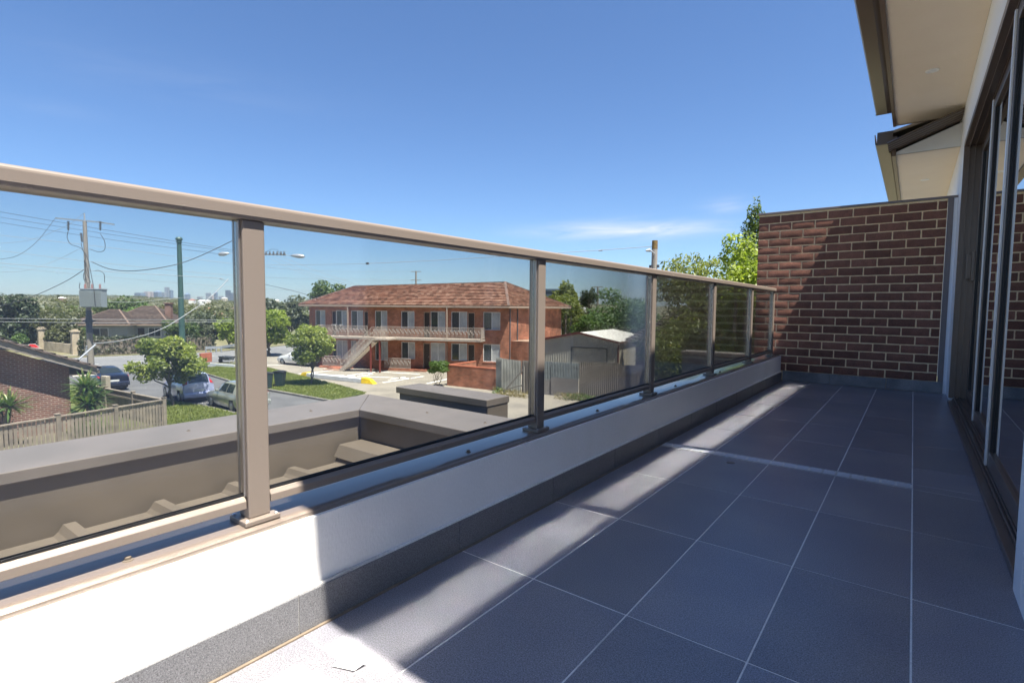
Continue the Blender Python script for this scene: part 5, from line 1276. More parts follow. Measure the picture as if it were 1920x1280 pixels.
bt('gum_tree', 'grey olive gum tree right of the near post behind the white sedan', 540, 551, 650, 78, 118, L_grey, 6400, .42, 33, .9)
bt('leafy_tree', 'yellow green tree with dark trunk close right of the near post', 502, 578, 680, 57, 95, L_lime, 5200, .32, 32, .78)
bt('conifer', 'dark green tree top rising behind the left end of the flats roof', 617, 524, 600, 80, 80, L_mid, 4200, .42, 34, .6)
bt('bushy_tree', 'dark green rounded trees beyond the right end of the flats roof', 1058, 548, 640, 68, 95, L_gum, 5200, .4, 35, .9)
bt('pointed_tree', 'pointed olive tree above the rounded dark trees right of the flats', 1060, 525, 640, 74, 42, L_gum, 2200, .4, 36, .5)
bt('purple_tree', 'dark reddish brown tree top beside the far pole', 1104, 536, 640, 90, 36, L_dark, 1300, .42, 37, .4)
bt('gum_tree', 'lacy blue green tree behind the white shed roof', 1170, 530, 640, 56, 150, L_blue, 8200, .33, 38, .85)
bt('bushy_tree', 'mid green bush low between gum trunks and shed', 1105, 585, 640, 54, 70, L_fresh, 2600, .3, 39, .9)
bt('gum_tree', 'large spreading gum tree seen through the far glass panels', 1300, 462, 700, 24, 215, L_gum, 19000, .19, 40, .72, barkm=M_barkp, flat=.1, aspect=2.6, droop=.5)
bt('gum_tree', 'low olive foliage hanging in front of the brown tiled roof', 1275, 590, 700, 21, 120, L_gum, 5200, .17, 41, .6, barkm=M_barkp, flat=.1, aspect=2.6, droop=.5)
bt('gum_tree', 'dense gum foliage behind the fifth glass panel', 1375, 570, 700, 20, 100, L_gum, 5000, .15, 46, .7, barkm=M_barkp, flat=.1, aspect=2.6, droop=.5)
bt('bright_tree', 'bright lime green tree against the left end of the brick wall', 1398, 428, 700, 19, 120, L_lime, 8800, .14, 42, .62, flat=.3)
bt('conifer', 'tall dark conifer peeping above the lime tree by the brick wall', 1428, 376, 700, 27, 70, L_mid, 5200, .19, 43, .6, squash_=None) if False else None
t = at(1418, 372, 27); cr_ = empty('conifer', (t.x, t.y, GZ), 0, 'tall dark conifer peeping above the lime tree by the brick wall', 'tree')
H_ = t.z-GZ; cl_ = []
for i in range(18):
    f_ = i/17; zz = H_*(.35+.62*f_); rr = 2.0*(1-f_)**.8+.22
    for j in range(4): a = i*1.9+j*PI/2; cl_.append((math.cos(a)*rr*.5, math.sin(a)*rr*.5, zz, rr*.5, rr*.5, .45))
leaf_obj('crown', L_mid, cl_, 14000, .2, 44, cr_, aspect=2.4, flat=.2); MB().tube([(0, 0, 0), (0, 0, H_*.95)], [.2, .03], 8).build('trunk', M_bark, cr_)
# bare limbs showing in the gum
# slim pale trunks right of the flats
for i, px in enumerate((1052, 1058, 1064)):
    p = at(px, 700, 52+i); o = MB(); o.tube([(0, 0, 0), (.15*(i-1), .1, 2.5), (.3*(i-1), .2, 6)], [.12, .1, .05], 7); root = empty('slim_gum_tree', (p.x, p.y, GZ), 0, ['slim pale trunk standing closest to the flats side wall', 'middle one of three slim pale trunks by the flats', 'slim pale trunk farthest right beside the flats'][i], 'tree'); o.build('trunk', M_barkp, root, smooth=True); leaf_obj('crown', L_gum, [(.3*(i-1), .2, 5.6, .9, .9, .9)], 500, .3, 60+i, root)

bt('bushy_tree', 'dark bushy tree closing the gap left of the gate piers', 55, 585, 650, 66, 60, L_olive, 3600, .36, 61, .95)
bt('bushy_tree', 'olive shrubby tree between the gate wall and the tiled house', 118, 590, 655, 62, 62, L_olive, 3800, .34, 62, .95)
bt('broad_tree', 'dark tree to the right of the tiled house behind the hedge end', 330, 596, 650, 68, 70, L_mid, 3800, .36, 63, .95)
# hedge in front of the tiled house, gate piers, wall
def hedge(name, label, p, q, h, w, m, n, seed, ls=.16):
    p, q = Vector((p[0], p[1], 0)), Vector((q[0], q[1], 0)); L_ = (q-p).length; rg = np.random.default_rng(seed); d = (q-p)/L_; s = Vector((-d.y, d.x, 0))
    cl = []
    k = int(L_/.5)
    for i in range(k+1):
        c = p.lerp(q, i/k)
        for j, (dz, ds) in enumerate(((h*.3, 0), (h*.72, 0))): cl.append((c.x, c.y, GZ+dz, .5, w/2, h*.32))
    o = leaf_obj(name, m, cl, n, ls, seed, None, flat=.2); o['label'] = label; o['category'] = 'hedge'
    MB().beam(p+Vector((0,0,GZ+h*.45)), q+Vector((0,0,GZ+h*.45)), w*.7, h*.8).build('branches', M_bark, o)
    return o
hedge('hedge', 'long clipped dark hedge in front of the tiled house', gxy(158, 668), gxy(272, 663), 2.0, 1.1, leafmat('hedge_leaf', (.018, .03, .012), (.07, .085, .03), .2, yellow=(.12, .08, .05)), 7500, 51, .22)
hedge('hedge', 'short reddish end of hedge right of the green vent pipe', gxy(350, 659), gxy(396, 657), 1.9, 1.1, bpy.data.materials['hedge_leaf'], 3200, 52, .22)
gw = empty('gate_wall', (0, 0, 0), 0, 'cream block gate piers with low wall behind the main road', 'wall')
a, b = Vector(gp(79, 657)), Vector(gp(142, 665))
for c in (a, b):
    o = MB().box(-.32, .32, -.32, .32, 0, 2.45).box(-.4, .4, -.4, .4, 2.451, 2.6).box(-.25, .25, -.25, .25, 2.601, 2.75).build('pier', M_pier, gw, bevel=.02); o.location = (c.x, c.y, GZ)
MB().beam(a.lerp(b, .1)+Vector((0,0,.55)), a.lerp(b, .9)+Vector((0,0,.55)), .2, 1.1).build('low_wall', M_pier, gw)
# tiled house
th_ = at(214, 640, 70); hh = empty('tiled_house', (th_.x, th_.y, GZ), YAW*.9+.25, 'pale weatherboard house with hipped brown tile roof behind the hedge', 'house')
def hipped(parent, x0, x1, y0, y1, h, rh, m, ov=.6, inset=None):
    ins = inset if inset is not None else (y1-y0)/2+ov
    e_ = [Vector((x0-ov, y0-ov, h)), Vector((x1+ov, y0-ov, h)), Vector((x1+ov, y1+ov, h)), Vector((x0-ov, y1+ov, h))]
    ym = (y0+y1)/2; rl, rr = Vector((x0-ov+ins, ym, h+rh)), Vector((x1+ov-ins, ym, h+rh))
    m_ = MB(); tiled_plane(m_, e_[0], e_[1], rr, rl); tiled_plane(m_, e_[1], e_[2], rr, rr); tiled_plane(m_, e_[2], e_[3], rl, rr); tiled_plane(m_, e_[3], e_[0], rl, rl)
    o = m_.build('roof', m, parent, fix=False); q = MB(); ridge_caps(q, rl, rr); ridge_caps(q, e_[0], rl); ridge_caps(q, e_[1], rr); q.build('ridge_capping', mat('brown_ridge', (.16, .11, .085), .85) if 'brown_ridge' not in bpy.data.materials else bpy.data.materials['brown_ridge'], o)
    q = MB()
    for a_, b_ in zip(e_, e_[1:]+e_[:1]): q.beam(a_-Vector((0,0,.08)), b_-Vector((0,0,.08)), .1, .14)
    q.build('gutter', M_gutw, parent); MB().box(x0-ov+.06, x1+ov-.06, y0-ov+.06, y1+ov-.06, h-.12, h-.06).build('eave_lining', M_gutw, parent)
    return o
M_wb = mat('pale_weatherboard', (.30, .32, .31), .7, col2=(.26, .28, .27), scale=2)
def boards(parent, x0, x1, y, h):
    m_ = MB(); z = 0
    while z < h-.05: m_.add([(x0, y-.02, z), (x1, y-.02, z), (x1, y, z+.16), (x0, y, z+.16)], [(0,1,2,3)]); z += .16
    m_.box(x0, x1, y+.001, y+.2, 0, h); return m_.build('wall', M_wb, parent)
boards(hh, -4.7, 1.6, 0, 2.75); MB().box(-4.7, 1.6, .21, 7, 0, 2.7).build('wall', M_wb, hh)
hipped(hh, -4.7, 1.6, 0, 7, 2.8, 1.9, M_brtile, inset=3.2)
boards(hh, 1.61, 5.7, 2.0, 2.6)
for (x0, x1, y) in ((-2.6, -.6, 0), (3.3, 4.9, 2.0)):
    w = MB().box(x0, x1, y-.06, y-.021, 1.0, 2.3).build('window', M_wframe, hh); MB().box(x0+.08, (x0+x1)/2-.04, y-.075, y-.061, 1.08, 2.22).box((x0+x1)/2+.04, x1-.08, y-.075, y-.061, 1.08, 2.22).build('pane', M_wglass, w)
MB().box(2.0, 2.8, 1.94, 1.979, 0, 2.2).build('door', M_door, hh)
hipped(hh, -2.0, 5.6, 2.0, 9.5, 2.72, 2.5, M_brtile, inset=3.6)
ch = MB().box(4.4, 5.2, 4.4, 5.1, 3.0, 5.6).box(4.3, 5.3, 4.3, 5.2, 5.601, 5.75).build('chimney', M_dbrick, hh)
# brown roof house at right beyond the gum
rh_ = at(1385, 640, 31); h2 = empty('brown_roof_house', (rh_.x, rh_.y, GZ), YAW, 'house with brown tiled hip roof behind the gum foliage at right', 'house')
MB().box(-4.2, 8, 0, 8, 0, 2.9).build('wall', M_dbrick, h2); hipped(h2, -4.2, 8, 0, 8, 3.2, 2.6, M_brtile, inset=3.2)

# guard rail, orange wall, stop sign, small posts at the junction
gr = empty('guard_rail', (0, 0, 0), 0, 'low steel guard rail with short posts across the main road', 'guard rail')
a, b = gp(386, 662), gp(415, 661); a2 = gp(440, 656)
for (p, q) in ((a, b), (b, a2)):
    MB().beam(p+Vector((0,0,.62)), q+Vector((0,0,.62)), .08, .30).build('beam', M_galv, gr)
for t in (0, .33, .66, 1):
    c = a.lerp(b, t); MB().box(c.x-.06, c.x+.06, c.y-.06, c.y+.06, GZ, GZ+.75).build('post', M_galv, gr)
ow = empty('orange_block_wall', (0, 0, 0), 0, 'short orange wall end beyond the leafy street tree', 'wall')
a, b = gp(376, 680), gp(396, 678); MB().beam(a+Vector((0,0,.45)), b+Vector((0,0,.45)), .25, .9).build('brickwork', bpy.data.materials['smooth_red_coping'], ow)
wb = empty('white_kerb_rail', (0, 0, 0), 0, 'long low white painted rail at the car park edge left of the post', 'rail')
a, b = gp(380, 687), gp(440, 691); MB().beam(a+Vector((0,0,.2)), b+Vector((0,0,.2)), .2, .3).build('beam', M_wpaint, wb)
sb_ = gp(62, 664); sdp = (sb_-Vector((0,0,sb_.z))).dot(Vector((-math.sin(YAW), math.cos(YAW), 0))); sz_ = at(62, 654, sdp).z-GZ
ss = empty('stop_sign', gp(62, 664), .9, 'red stop sign whose top shows over the brown house roof', 'sign')
m_ = MB(); oc = [(.55*math.cos(PI/8+k*PI/4)/math.cos(PI/8), sz_+.55*math.sin(PI/8+k*PI/4)/math.cos(PI/8)) for k in range(8)]
oc2 = [(x*.93, sz_+(z-sz_)*.93) for x, z in oc]
MB().extr([(x*1.0, z) for x, z in oc], 'y', -.02, 0).build('plate', M_wpaint, ss); MB().extr(oc2, 'y', -.024, -.0201).build('face', mat('sign_red', (.62, .02, .02), .5), ss)
MB().tube([(0, .03, 0), (0, .03, sz_+.3)], .04, 8).build('post', M_galv, ss)
fc = bpy.data.curves.new('lettering', 'FONT'); fc.body = 'STOP'; fc.size = .42; fc.align_x = 'CENTER'; fc.align_y = 'CENTER'; fc.extrude = .003
fo = bpy.data.objects.new('lettering', fc); COL.objects.link(fo); fo.parent = ss; fo.location = (0, -.028, sz_); fo.rotation_euler = (PI/2, 0, 0); fc.materials.append(M_wpaint)
bpy.context.view_layer.update(); fm = bpy.data.meshes.new_from_object(fo.evaluated_get(bpy.context.evaluated_depsgraph_get())); fr_ = fo.rotation_euler.copy(); bpy.data.objects.remove(fo)
fo = bpy.data.objects.new('lettering', fm); COL.objects.link(fo); fo.parent = ss; fo.location = (0, -.028, sz_); fo.rotation_euler = fr_
ss.rotation_euler = (0, 0, YAW+.5)
# letter box like trolley / trailer at left of post
tl = empty('wheelbarrow', gp(426, 680), .4, 'small dark wheelbarrow standing near the low white rail', 'wheelbarrow')
MB().add([(-.5,-.3,.35),(.5,-.3,.3),(.5,.3,.3),(-.5,.3,.35),(-.7,-.4,.65),(.6,-.4,.6),(.6,.4,.6),(-.7,.4,.65)], [(0,3,2,1),(0,1,5,4),(1,2,6,5),(2,3,7,6),(3,0,4,7)]).build('tray', M_grey2, tl); MB().tube([(-.75, -.06, .22), (-.75, .06, .22)], .22, 12).build('wheel', M_tyre, tl); MB().tube([(-.75, 0, .22), (.3, -.25, .3), (1.1, -.3, .55)], .025, 6).tube([(-.75, 0, .22), (.3, .25, .3), (1.1, .3, .55)], .025, 6).tube([(.4, -.25, .35), (.5, -.25, 0)], .02, 6).tube([(.4, .25, .35), (.5, .25, 0)], .02, 6).build('handles', M_galv, tl)

# ------------------------------------------------------------------ POLES AND WIRES
def vat(px, py, depth): return at(px, py, depth)
PD = 42.0
ptop = at(158, 400, PD); pbase = at(184, 700, PD); pb_ = Vector((pbase.x, pbase.y, GZ)); 
pbase2 = Vector((ptop.x+.0, ptop.y+.0, GZ))
pole = empty('transformer_pole', (ptop.x, ptop.y, 0), 0, 'tall timber power pole carrying a grey transformer and crossarm', 'power pole')
def rel(v): return (v.x-ptop.x, v.y-ptop.y, v.z)
zt = ptop.z
MB().tube([(0, 0, GZ), (0, 0, GZ+3.2)], [.235, .215], 16).build('shaft_foot', M_conc, pole, smooth=True, angle=60)
MB().tube([(0, 0, GZ+3.2), (0, 0, at(183, 582, PD).z)], [.216, .19], 16).build('shaft_sleeve', M_grey2, pole, smooth=True, angle=60)
MB().tube([(0, 0, at(183, 582, PD).z), (0, 0, at(160, 415, PD).z)], [.188, .13], 16).build('shaft', M_grey, pole, smooth=True, angle=60)
MB().box(-.04, .04, -.04, .04, at(160, 415, PD).z, zt).build('top_bracket', M_galv, pole)
ca, cb_ = at(104, 409, PD), at(214, 421, PD)
MB().beam(rel(ca), rel(at(190, 417, PD)), .09, .1).build('crossarm', M_galv, pole); MB().beam(rel(at(190, 417.2, PD)), rel(cb_), .09, .1).build('crossarm', M_galv, pole)
for px in (128, 188, 152):
    t0, t1 = at(px, 415 if px != 152 else 437, PD-.15), at(px+(0 if px != 152 else 2), 432 if px != 152 else 454, PD-.15); v0, v1 = Vector(rel(t0)), Vector(rel(t1)); n = 6; m_ = MB()
    for k in range(n): a_ = v0.lerp(v1, k/n); b_ = v0.lerp(v1, (k+.55)/n); m_.tube([a_, b_], .085, 10)
    m_.tube([v0, v1], .04, 8); m_.build('insulator', M_grey2, pole)
# transformer
tz0, tz1 = at(180, 576, PD-.5).z, at(180, 543, PD-.5).z; tr_c = Vector(rel(at(176, 560, PD-.55)))
tb = MB().box(-.82, .82, -.28, .28, tz0, tz1); tb.v = [(v[0]+0, v[1], v[2]) for v in tb.v]
tk = tb.build('transformer', M_trans, pole, bevel=.02); tk.location = (tr_c.x, tr_c.y, 0); tk.rotation_euler = (0, 0, YAW+.06)
fn = MB()
for k in range(26): x = -.80+k*.064; fn.box(x, x+.018, -.42, -.281, tz0+.06, tz1-.08)
fn.build('cooling_fins', M_trans, tk); MB().box(-.86, .86, -.33, .33, tz1+.001, tz1+.07).build('lid', M_galv, tk, bevel=.01)
for k, x in enumerate((-.62, -.1, .5)):
    m_ = MB()
    for j in range(4): m_.lathe([(.05, 0), (.09, .02), (.05, .06)], 10, (x, 0, tz1+.08+j*.09))
    m_.build('bushing', M_insul, tk); MB().tube([(x, 0, tz1+.07), (x, 0, tz1+.5)], .02, 6).build('terminal', M_galv, tk)
MB().tube([(.35, -.45, tz1+.1), (.4, -.47, (tz0+tz1)/2), (.42, -.46, tz0+.05)], .02, 6).build('cable', M_wire, tk)
zc = at(180, 602, PD).z
MB().lathe([(.215, -.12), (.27, -.12), (.27, .12), (.215, .12)], 16, (0, 0, zc)).build('clamp_band', M_grey2, pole); MB().beam((-.42, -.3, zc), (.42, .3, zc), .06, .06).build('bracket', M_grey2, pole)
MB().beam((0, -.27, at(178, 660, PD).z), (.2, -.27, at(178, 660, PD).z+.5), .1).box(.2, .32, -.4, -.25, at(178, 660, PD).z-.2, at(178, 660, PD).z+.2).build('junction_box', M_galv, pole)
MB().tube([rel(at(179, 646, PD-.3)), rel(at(147, 674, PD-2))], .07, 8).build('stay_pipe', M_galv, pole)
def cable(parent, pts, r=.014, m=None, name='cable'):
    return MB().tube(pts, r, 6).build(name, m or M_wire, parent, smooth=True, angle=80)
def curve(pts, n=18):
    """smooth curve through world points (Catmull-Rom)"""
    P = [Vector(p) for p in pts]; P = [P[0]*2-P[1]]+P+[P[-1]*2-P[-2]]; out = []
    for i in range(1, len(P)-2):
        for k in range(n):
            t = k/n; out.append(.5*((2*P[i])+(P[i+1]-P[i-1])*t+(2*P[i-1]-5*P[i]+4*P[i+1]-P[i+2])*t*t+(3*P[i]-P[i-1]-3*P[i+1]+P[i+2])*t**3))
    out.append(P[-2]); return out
for pts in (((128, 433), (126, 445), (133, 458), (150, 464), (160, 475)), ((188, 438), (196, 452), (196, 468), (185, 472), (168, 467)), ((152, 455), (155, 468), (160, 480), (160, 503), (170, 530)), ((160, 475), (166, 490), (172, 520), (176, 540)), ((168, 532), (158, 525), (157, 513), (162, 507)), ((196, 530), (195, 514), (185, 507), (178, 508)), ((150, 530), (149, 540), (155, 548))):
    cable(pole, [rel(v) for v in curve([at(x, y, PD-.35) for x, y in pts], 6)], .022)
# vent pipe
vd = 58.0; vb, vt = at(350, 690, vd), at(335.5, 445, vd)
vp = empty('vent_pipe', (vt.x, vt.y, 0), 0, 'tall dark green vent pipe with domed cap behind the leafy street tree', 'vent pipe')
MB().tube([(0, 0, GZ), (0, 0, vt.z-.5)], [.32, .22], 20).build('stack', M_green, vp, smooth=True, angle=60)
MB().lathe([(.24, -.6), (.30, -.55), (.30, -.5), (.24, -.46), (.24, -.36), (.33, -.3), (.35, -.15), (.25, 0), (0, .05)], 20, (0, 0, vt.z)).build('cap', M_green, vp, smooth=True)
for k in range(1, 4): MB().lathe([(.32-.03*k, -.04), (.35-.03*k, -.04), (.35-.03*k, .04), (.32-.03*k, .04)], 20, (0, 0, GZ+(vt.z-GZ)*k/4)).build('joint_ring', M_green, vp)
# lamp pole hidden behind the near post: both arms show
ld = 60.0; lt = at(478, 470, ld)
lp_ = empty('lamp_pole', (lt.x, lt.y, 0), 0, 'power pole behind the near post with a crossarm and two street lamps', 'lamp pole')
rl_ = lambda v: (v.x-lt.x, v.y-lt.y, v.z)
MB().tube([(0, 0, GZ), (0, 0, lt.z)], [.22, .14], 12).build('shaft', M_grey, lp_)
MB().beam(rl_(at(455, 477, ld)), rl_(at(536, 477.5, ld)), .12, .12).build('crossarm', M_grey, lp_)
for px in (499, 506, 513, 520, 527, 533):
    a_ = Vector(rl_(at(px, 478, ld))); MB().lathe([(.05, 0), (.12, .08), (.12, .2), (.06, .26), (.1, .34), (.03, .42)], 8, (a_.x, a_.y, a_.z)).build('insulator', M_grey2, lp_)
def lamp(p, q, dirv):
    p, q = Vector(p), Vector(q); h_ = MB(); d = (q-p).normalized(); L_ = (q-p).length
    MB().tube([p-d*1.2+Vector((0,0,-.05)), p], .03, 6).build('lamp_arm', M_galv, lp_)
    o = MB().tube([p, p+d*L_*.2, p+d*L_*.55, p+d*L_*.85, q], [.05, .16, .24, .2, .05], 12).build('lamp_head', M_galv, lp_, smooth=True, angle=80); return o
lamp(rl_(at(545, 479, ld)), rl_(at(572, 481, ld)), 1); lamp(rl_(at(430, 475, ld)), rl_(at(409, 477, ld)), -1)
MB().tube([rl_(at(497, 478, ld)), rl_(at(500, 472, ld)), rl_(at(509, 467, ld)), rl_(at(520, 468, ld)), rl_(at(526, 477, ld))], .025, 6).build('jumper_cable', M_wire, lp_)
# right hand pole
rd_ = 31.0; rt = at(1228, 451, rd_)
rp = empty('timber_pole', (rt.x, rt.y, 0), 0, 'old timber pole with ochre top and small lamp rising behind the top rail', 'power pole')
MB().tube([(0, 0, GZ), (0, 0, rt.z-.5)], [.24, .165], 14).build('shaft', M_grey, rp, smooth=True, angle=60)
MB().tube([(0, 0, rt.z-.5), (0, 0, rt.z)], [.17, .165], 14).build('ochre_top', mat('ochre_stained_timber', (.20, .13, .04), .9, col2=(.1, .07, .04), scale=5), rp, smooth=True, angle=60)
rr_ = lambda v: (v.x-rt.x, v.y-rt.y, v.z)
MB().tube([rr_(at(1228, 476, rd_-.2)), rr_(at(1222, 471, rd_-.3)), rr_(at(1218, 469, rd_-.3))], [.03, .05, .05], 8).tube([rr_(at(1219, 469, rd_-.3)), rr_(at(1211, 470, rd_-.3))], [.11, .06], 10).build('lamp', M_galv, rp, smooth=True)
MB().tube([rr_(at(1226, 478, rd_-.22)), rr_(at(1223, 495, rd_-.25)), rr_(at(1225, 520, rd_-.25)), rr_(at(1231, 560, rd_-.25))], .025, 6).build('cable', M_wire, rp)
MB().box(-.3, .3, -.05, .05, at(1228, 502, rd_).z, at(1228, 500, rd_).z+.1).build('bracket', M_grey2, rp)
# far poles
for (px, py, d_, lab, arms) in ((780, 508, 120, 'far power pole with two crossarms above the flats roof', (509, 525)), (1121, 538, 95, 'far power pole with a crossarm beside the dark trees', (538,)), (455, 640, 140, '', ())):
    if not lab: continue
    t = at(px, py, d_); r = empty('power_pole', (t.x, t.y, 0), 0, lab, 'power pole'); MB().tube([(0, 0, terrain(t.x, t.y)), (0, 0, t.z)], [.26, .18], 10).build('shaft', M_grey, r)
    for ay in arms:
        c0, c1 = at(px-10, ay, d_), at(px+10, ay, d_); MB().beam((c0.x-t.x, c0.y-t.y, c0.z), (c1.x-t.x, c1.y-t.y, c1.z), .12, .14).build('crossarm', M_grey, r)
# overhead wires: each strung between real points, sagging
def wire(label, pts, r=.018, m=None, group='overhead wires'):
    P = curve([at(*p) for p in pts], 8); o = MB().tube(P, r, 5, cap=False).build('overhead_wire', m or M_wire2, smooth=True, angle=80)
    tag(o, label, 'wire', group); return o
WL_ = [
 ('topmost of the dark wires running from the left edge to the lamp pole', ((-60, 385, 55), (0, 397, 55), (210, 433, 57), (430, 468, 60), (478, 474, 60)), .02, M_wire),
 ('second dark wire from the left edge to the lamp pole', ((-60, 396, 56), (0, 407, 56), (210, 440, 58), (430, 471, 60), (478, 476, 60)), .018, M_wire),
 ('third dark wire from the left edge to the lamp pole', ((-60, 406, 56), (0, 417, 56), (200, 448, 58), (410, 476, 60)), .018, M_wire),
 ('pale wire crossing behind the pole below the crossarm, left span', ((-60, 432, 60), (0, 441, 60), (210, 465, 62), (435, 494, 64), (600, 508, 90), (770, 509, 120)), .02, M_wire2),
 ('pale thin wire in the middle of the sky left of the post', ((-60, 462, 60), (0, 470, 60), (210, 495, 62), (435, 516, 64), (600, 523, 90), (770, 525, 120)), .02, M_wire2),
 ('strong pale wire passing just above the transformer', ((-60, 487, 50), (0, 493, 50), (170, 507, 52), (400, 521, 56), (412, 523, 56), (430, 528, 57)), .024, M_wire2),
 ('faint wire low over the trees left of the post', ((-60, 494, 60), (0, 500, 60), (210, 520, 62), (435, 538, 64), (600, 546, 80)), .017, M_wire2),
 ('thick black cable sagging from the pole to the vent pipe side', ((172, 491, 42), (205, 504, 42), (245, 508, 42), (300, 502, 42), (355, 488, 43), (430, 454, 44), (500, 415, 45)), .03, M_wire),
 ('black stay cable running down left from the pole', ((160, 504, 42), (120, 529, 42), (60, 556, 42), (10, 571, 42), (-50, 585, 42)), .025, M_wire),
 ('thin wire falling from the left crossarm tip', ((104, 409, 42), (70, 452, 41), (35, 478, 40), (0, 486, 40), (-40, 486, 40)), .015, M_wire),
 ('thin wire curving up to the pole top from the left', ((158, 399, 42), (125, 423, 42), (60, 449, 42), (0, 456, 42), (-40, 455, 42)), .012, M_wire2),
 ('thin wire with dark end clamp left of the pole', ((150, 466, 42), (105, 488, 42), (50, 507, 41), (0, 510, 41), (-40, 508, 41)), .013, M_wire2),
 ('pale cable swinging up across the tiled house from the pole foot bracket', ((175, 644, 41), (230, 638, 41), (300, 618, 42), (360, 582, 44), (400, 552, 46), (428, 523, 48)), .035, M_wire2),
 ('pale wire level with the transformer bottom', ((205, 566, 42), (260, 566, 43), (345, 558, 46), (430, 556, 50)), .018, M_wire2),
 ('upper of the two wires crossing in front of the tiled house', ((-60, 596, 60), (0, 597, 60), (210, 599, 62), (435, 600, 64)), .03, M_wire2),
 ('lower of the two wires crossing in front of the tiled house', ((-60, 603, 60), (0, 603, 60), (210, 605, 62), (435, 603, 64)), .03, M_wire2),
 ('grey wire with a black spacer running right to the old timber pole', ((498, 497, 60), (600, 496, 55), (689, 494, 50), (800, 489, 45), (985, 478, 39), (1126, 469, 34), (1224, 462, 31)), .018, M_wire2),
 ('wire fanning down from the lamp pole to the left end of the flats roof', ((527, 481, 60), (600, 510, 56), (675, 535, 51)), .014, M_wire2),
 ('second wire fanning down from the lamp pole towards the flats', ((515, 482, 60), (580, 512, 57), (665, 536, 52)), .014, M_wire2),
 ('third wire fanning down from the lamp pole towards the flats', ((505, 484, 60), (560, 510, 58), (655, 539, 52)), .014, M_wire2),
 ('black service cable dropping onto the left of the flats roof', ((497, 533, 48), (560, 548, 48), (620, 566, 47.5), (680, 575, 47)), .02, M_wire),
 ('wire running right from the old timber pole into the gum tree', ((1234, 490, 31), (1290, 491, 29), (1350, 492, 27)), .012, M_wire),
]
for (lab, pts, r, m) in WL_: wire(lab, pts, r, m)
b_ = at(689, 494, 50); o = MB().box(-.13, .13, -.1, .1, -.09, .09).build('cable_spacer', M_wire, bevel=.02); o.location = b_; tag(o, 'small black spacer box hanging on the wire above the flats', 'cable box')
b_ = at(1126, 470, 34); o = MB().box(-.14, .14, -.03, .03, -.03, .03).build('cable_joint', M_wire2, bevel=.01); o.location = b_; tag(o, 'small pale joint on the wire near the cirrus cloud', 'cable box')

# ------------------------------------------------------------------ FAR SUBURB AND CITY
def far_mass(name, label, m, n, ls, seed, dist, az0, az1, hmin, hmax, rx, per=110):
    rg = np.random.default_rng(seed); cl = []
    for i in range(n):
        a_ = rg.uniform(az0, az1); d_ = dist[0]*(dist[1]/dist[0])**rg.random(); x, y = math.sin(a_)*d_, math.cos(a_)*d_; h = rg.uniform(hmin, hmax); w = rx*rg.uniform(.6, 1.3)*(1+d_/1500)
        cl.append((x, y, terrain(x, y)+h*.5, w, w, h*.55))
    v = leaf_obj(name, m, cl, int(n*per), ls, seed, None, flat=.6, aspect=1.3); tag(v, label, 'woodland', kind='stuff'); return v
AZL, AZR = math.radians(-84), math.radians(-28)
far_mass('tree_belt', 'dark treetops filling the valley beyond the first houses', L_olive, 420, .9, 81, (190, 460), AZL, AZR, 5, 9, 5)
far_mass('tree_belt', 'mixed green treetops of the middle distance suburb', L_mid, 520, 1.5, 82, (260, 1100), AZL, AZR, 6, 11, 7)
far_mass('tree_belt', 'hazy treetops on the far hillside under the skyline', L_olive, 900, 4, 83, (1100, 4300), AZL, AZR, 7, 13, 15, 90)
rgn = random.Random(5); roofm = [mat('far_red_roof', (.30, .13, .09), .8), mat('far_grey_roof', (.30, .29, .28), .8), mat('far_brown_roof', (.16, .11, .09), .8), mat('far_white_roof', (.7, .7, .68), .7)]; wallm = [mat('far_cream_wall', (.55, .50, .42), .8), mat('far_white_wall', (.70, .69, .66), .8), mat('far_brick_wall', (.30, .15, .10), .8)]
pos = []
for i in range(96):
    a_ = rgn.uniform(AZL, AZR); d_ = 300*(3900/300)**rgn.random(); s = 1+d_/1500
    x, y = math.sin(a_)*d_, math.cos(a_)*d_; z = terrain(x, y)
    w, l, h = rgn.uniform(6, 12)*s, rgn.uniform(5, 9)*s, rgn.uniform(3, 5.5)*(1+d_/1200)
    z += 1.2*(d_/1500)
    r = empty('suburban_house', (x, y, z), rgn.uniform(0, PI)); ri_, wi_ = rgn.randrange(4), rgn.randrange(3); r['label'] = 'tiny distant %s house with %s roof on the far hillside under the skyline' % (('cream', 'white', 'brick')[wi_], ('red', 'grey', 'brown', 'white')[ri_]); r['category'] = 'house'; r['group'] = 'distant %s houses with %s roofs' % (('cream', 'white', 'brick')[wi_], ('red', 'grey', 'brown', 'white')[ri_])
    MB().box(-w/2, w/2, -l/2, l/2, -2, h).build('wall', wallm[wi_], r)
    MB().add([(-w/2-.5, -l/2-.5, h), (w/2+.5, -l/2-.5, h), (w/2+.5, l/2+.5, h), (-w/2-.5, l/2+.5, h), (-w/2+l/2, 0, h+l*.28), (w/2-l/2, 0, h+l*.28)] if w > l else [(-w/2-.5, -l/2-.5, h), (w/2+.5, -l/2-.5, h), (w/2+.5, l/2+.5, h), (-w/2-.5, l/2+.5, h), (-.1, 0, h+w*.28), (.1, 0, h+w*.28)], [(0,1,5,4),(1,2,5),(2,3,4,5),(3,0,4),(0,3,2,1)]).build('roof', roofm[ri_], r)
CD = 7200.0
cm = [mat('tower_blue_glass', (.16, .22, .30), .4), mat('tower_pale_pink', (.50, .42, .40), .8), mat('tower_grey', (.28, .31, .35), .6), mat('tower_dark', (.08, .11, .16), .4)]
band = mat('tower_window_band', (.10, .14, .19), .4)
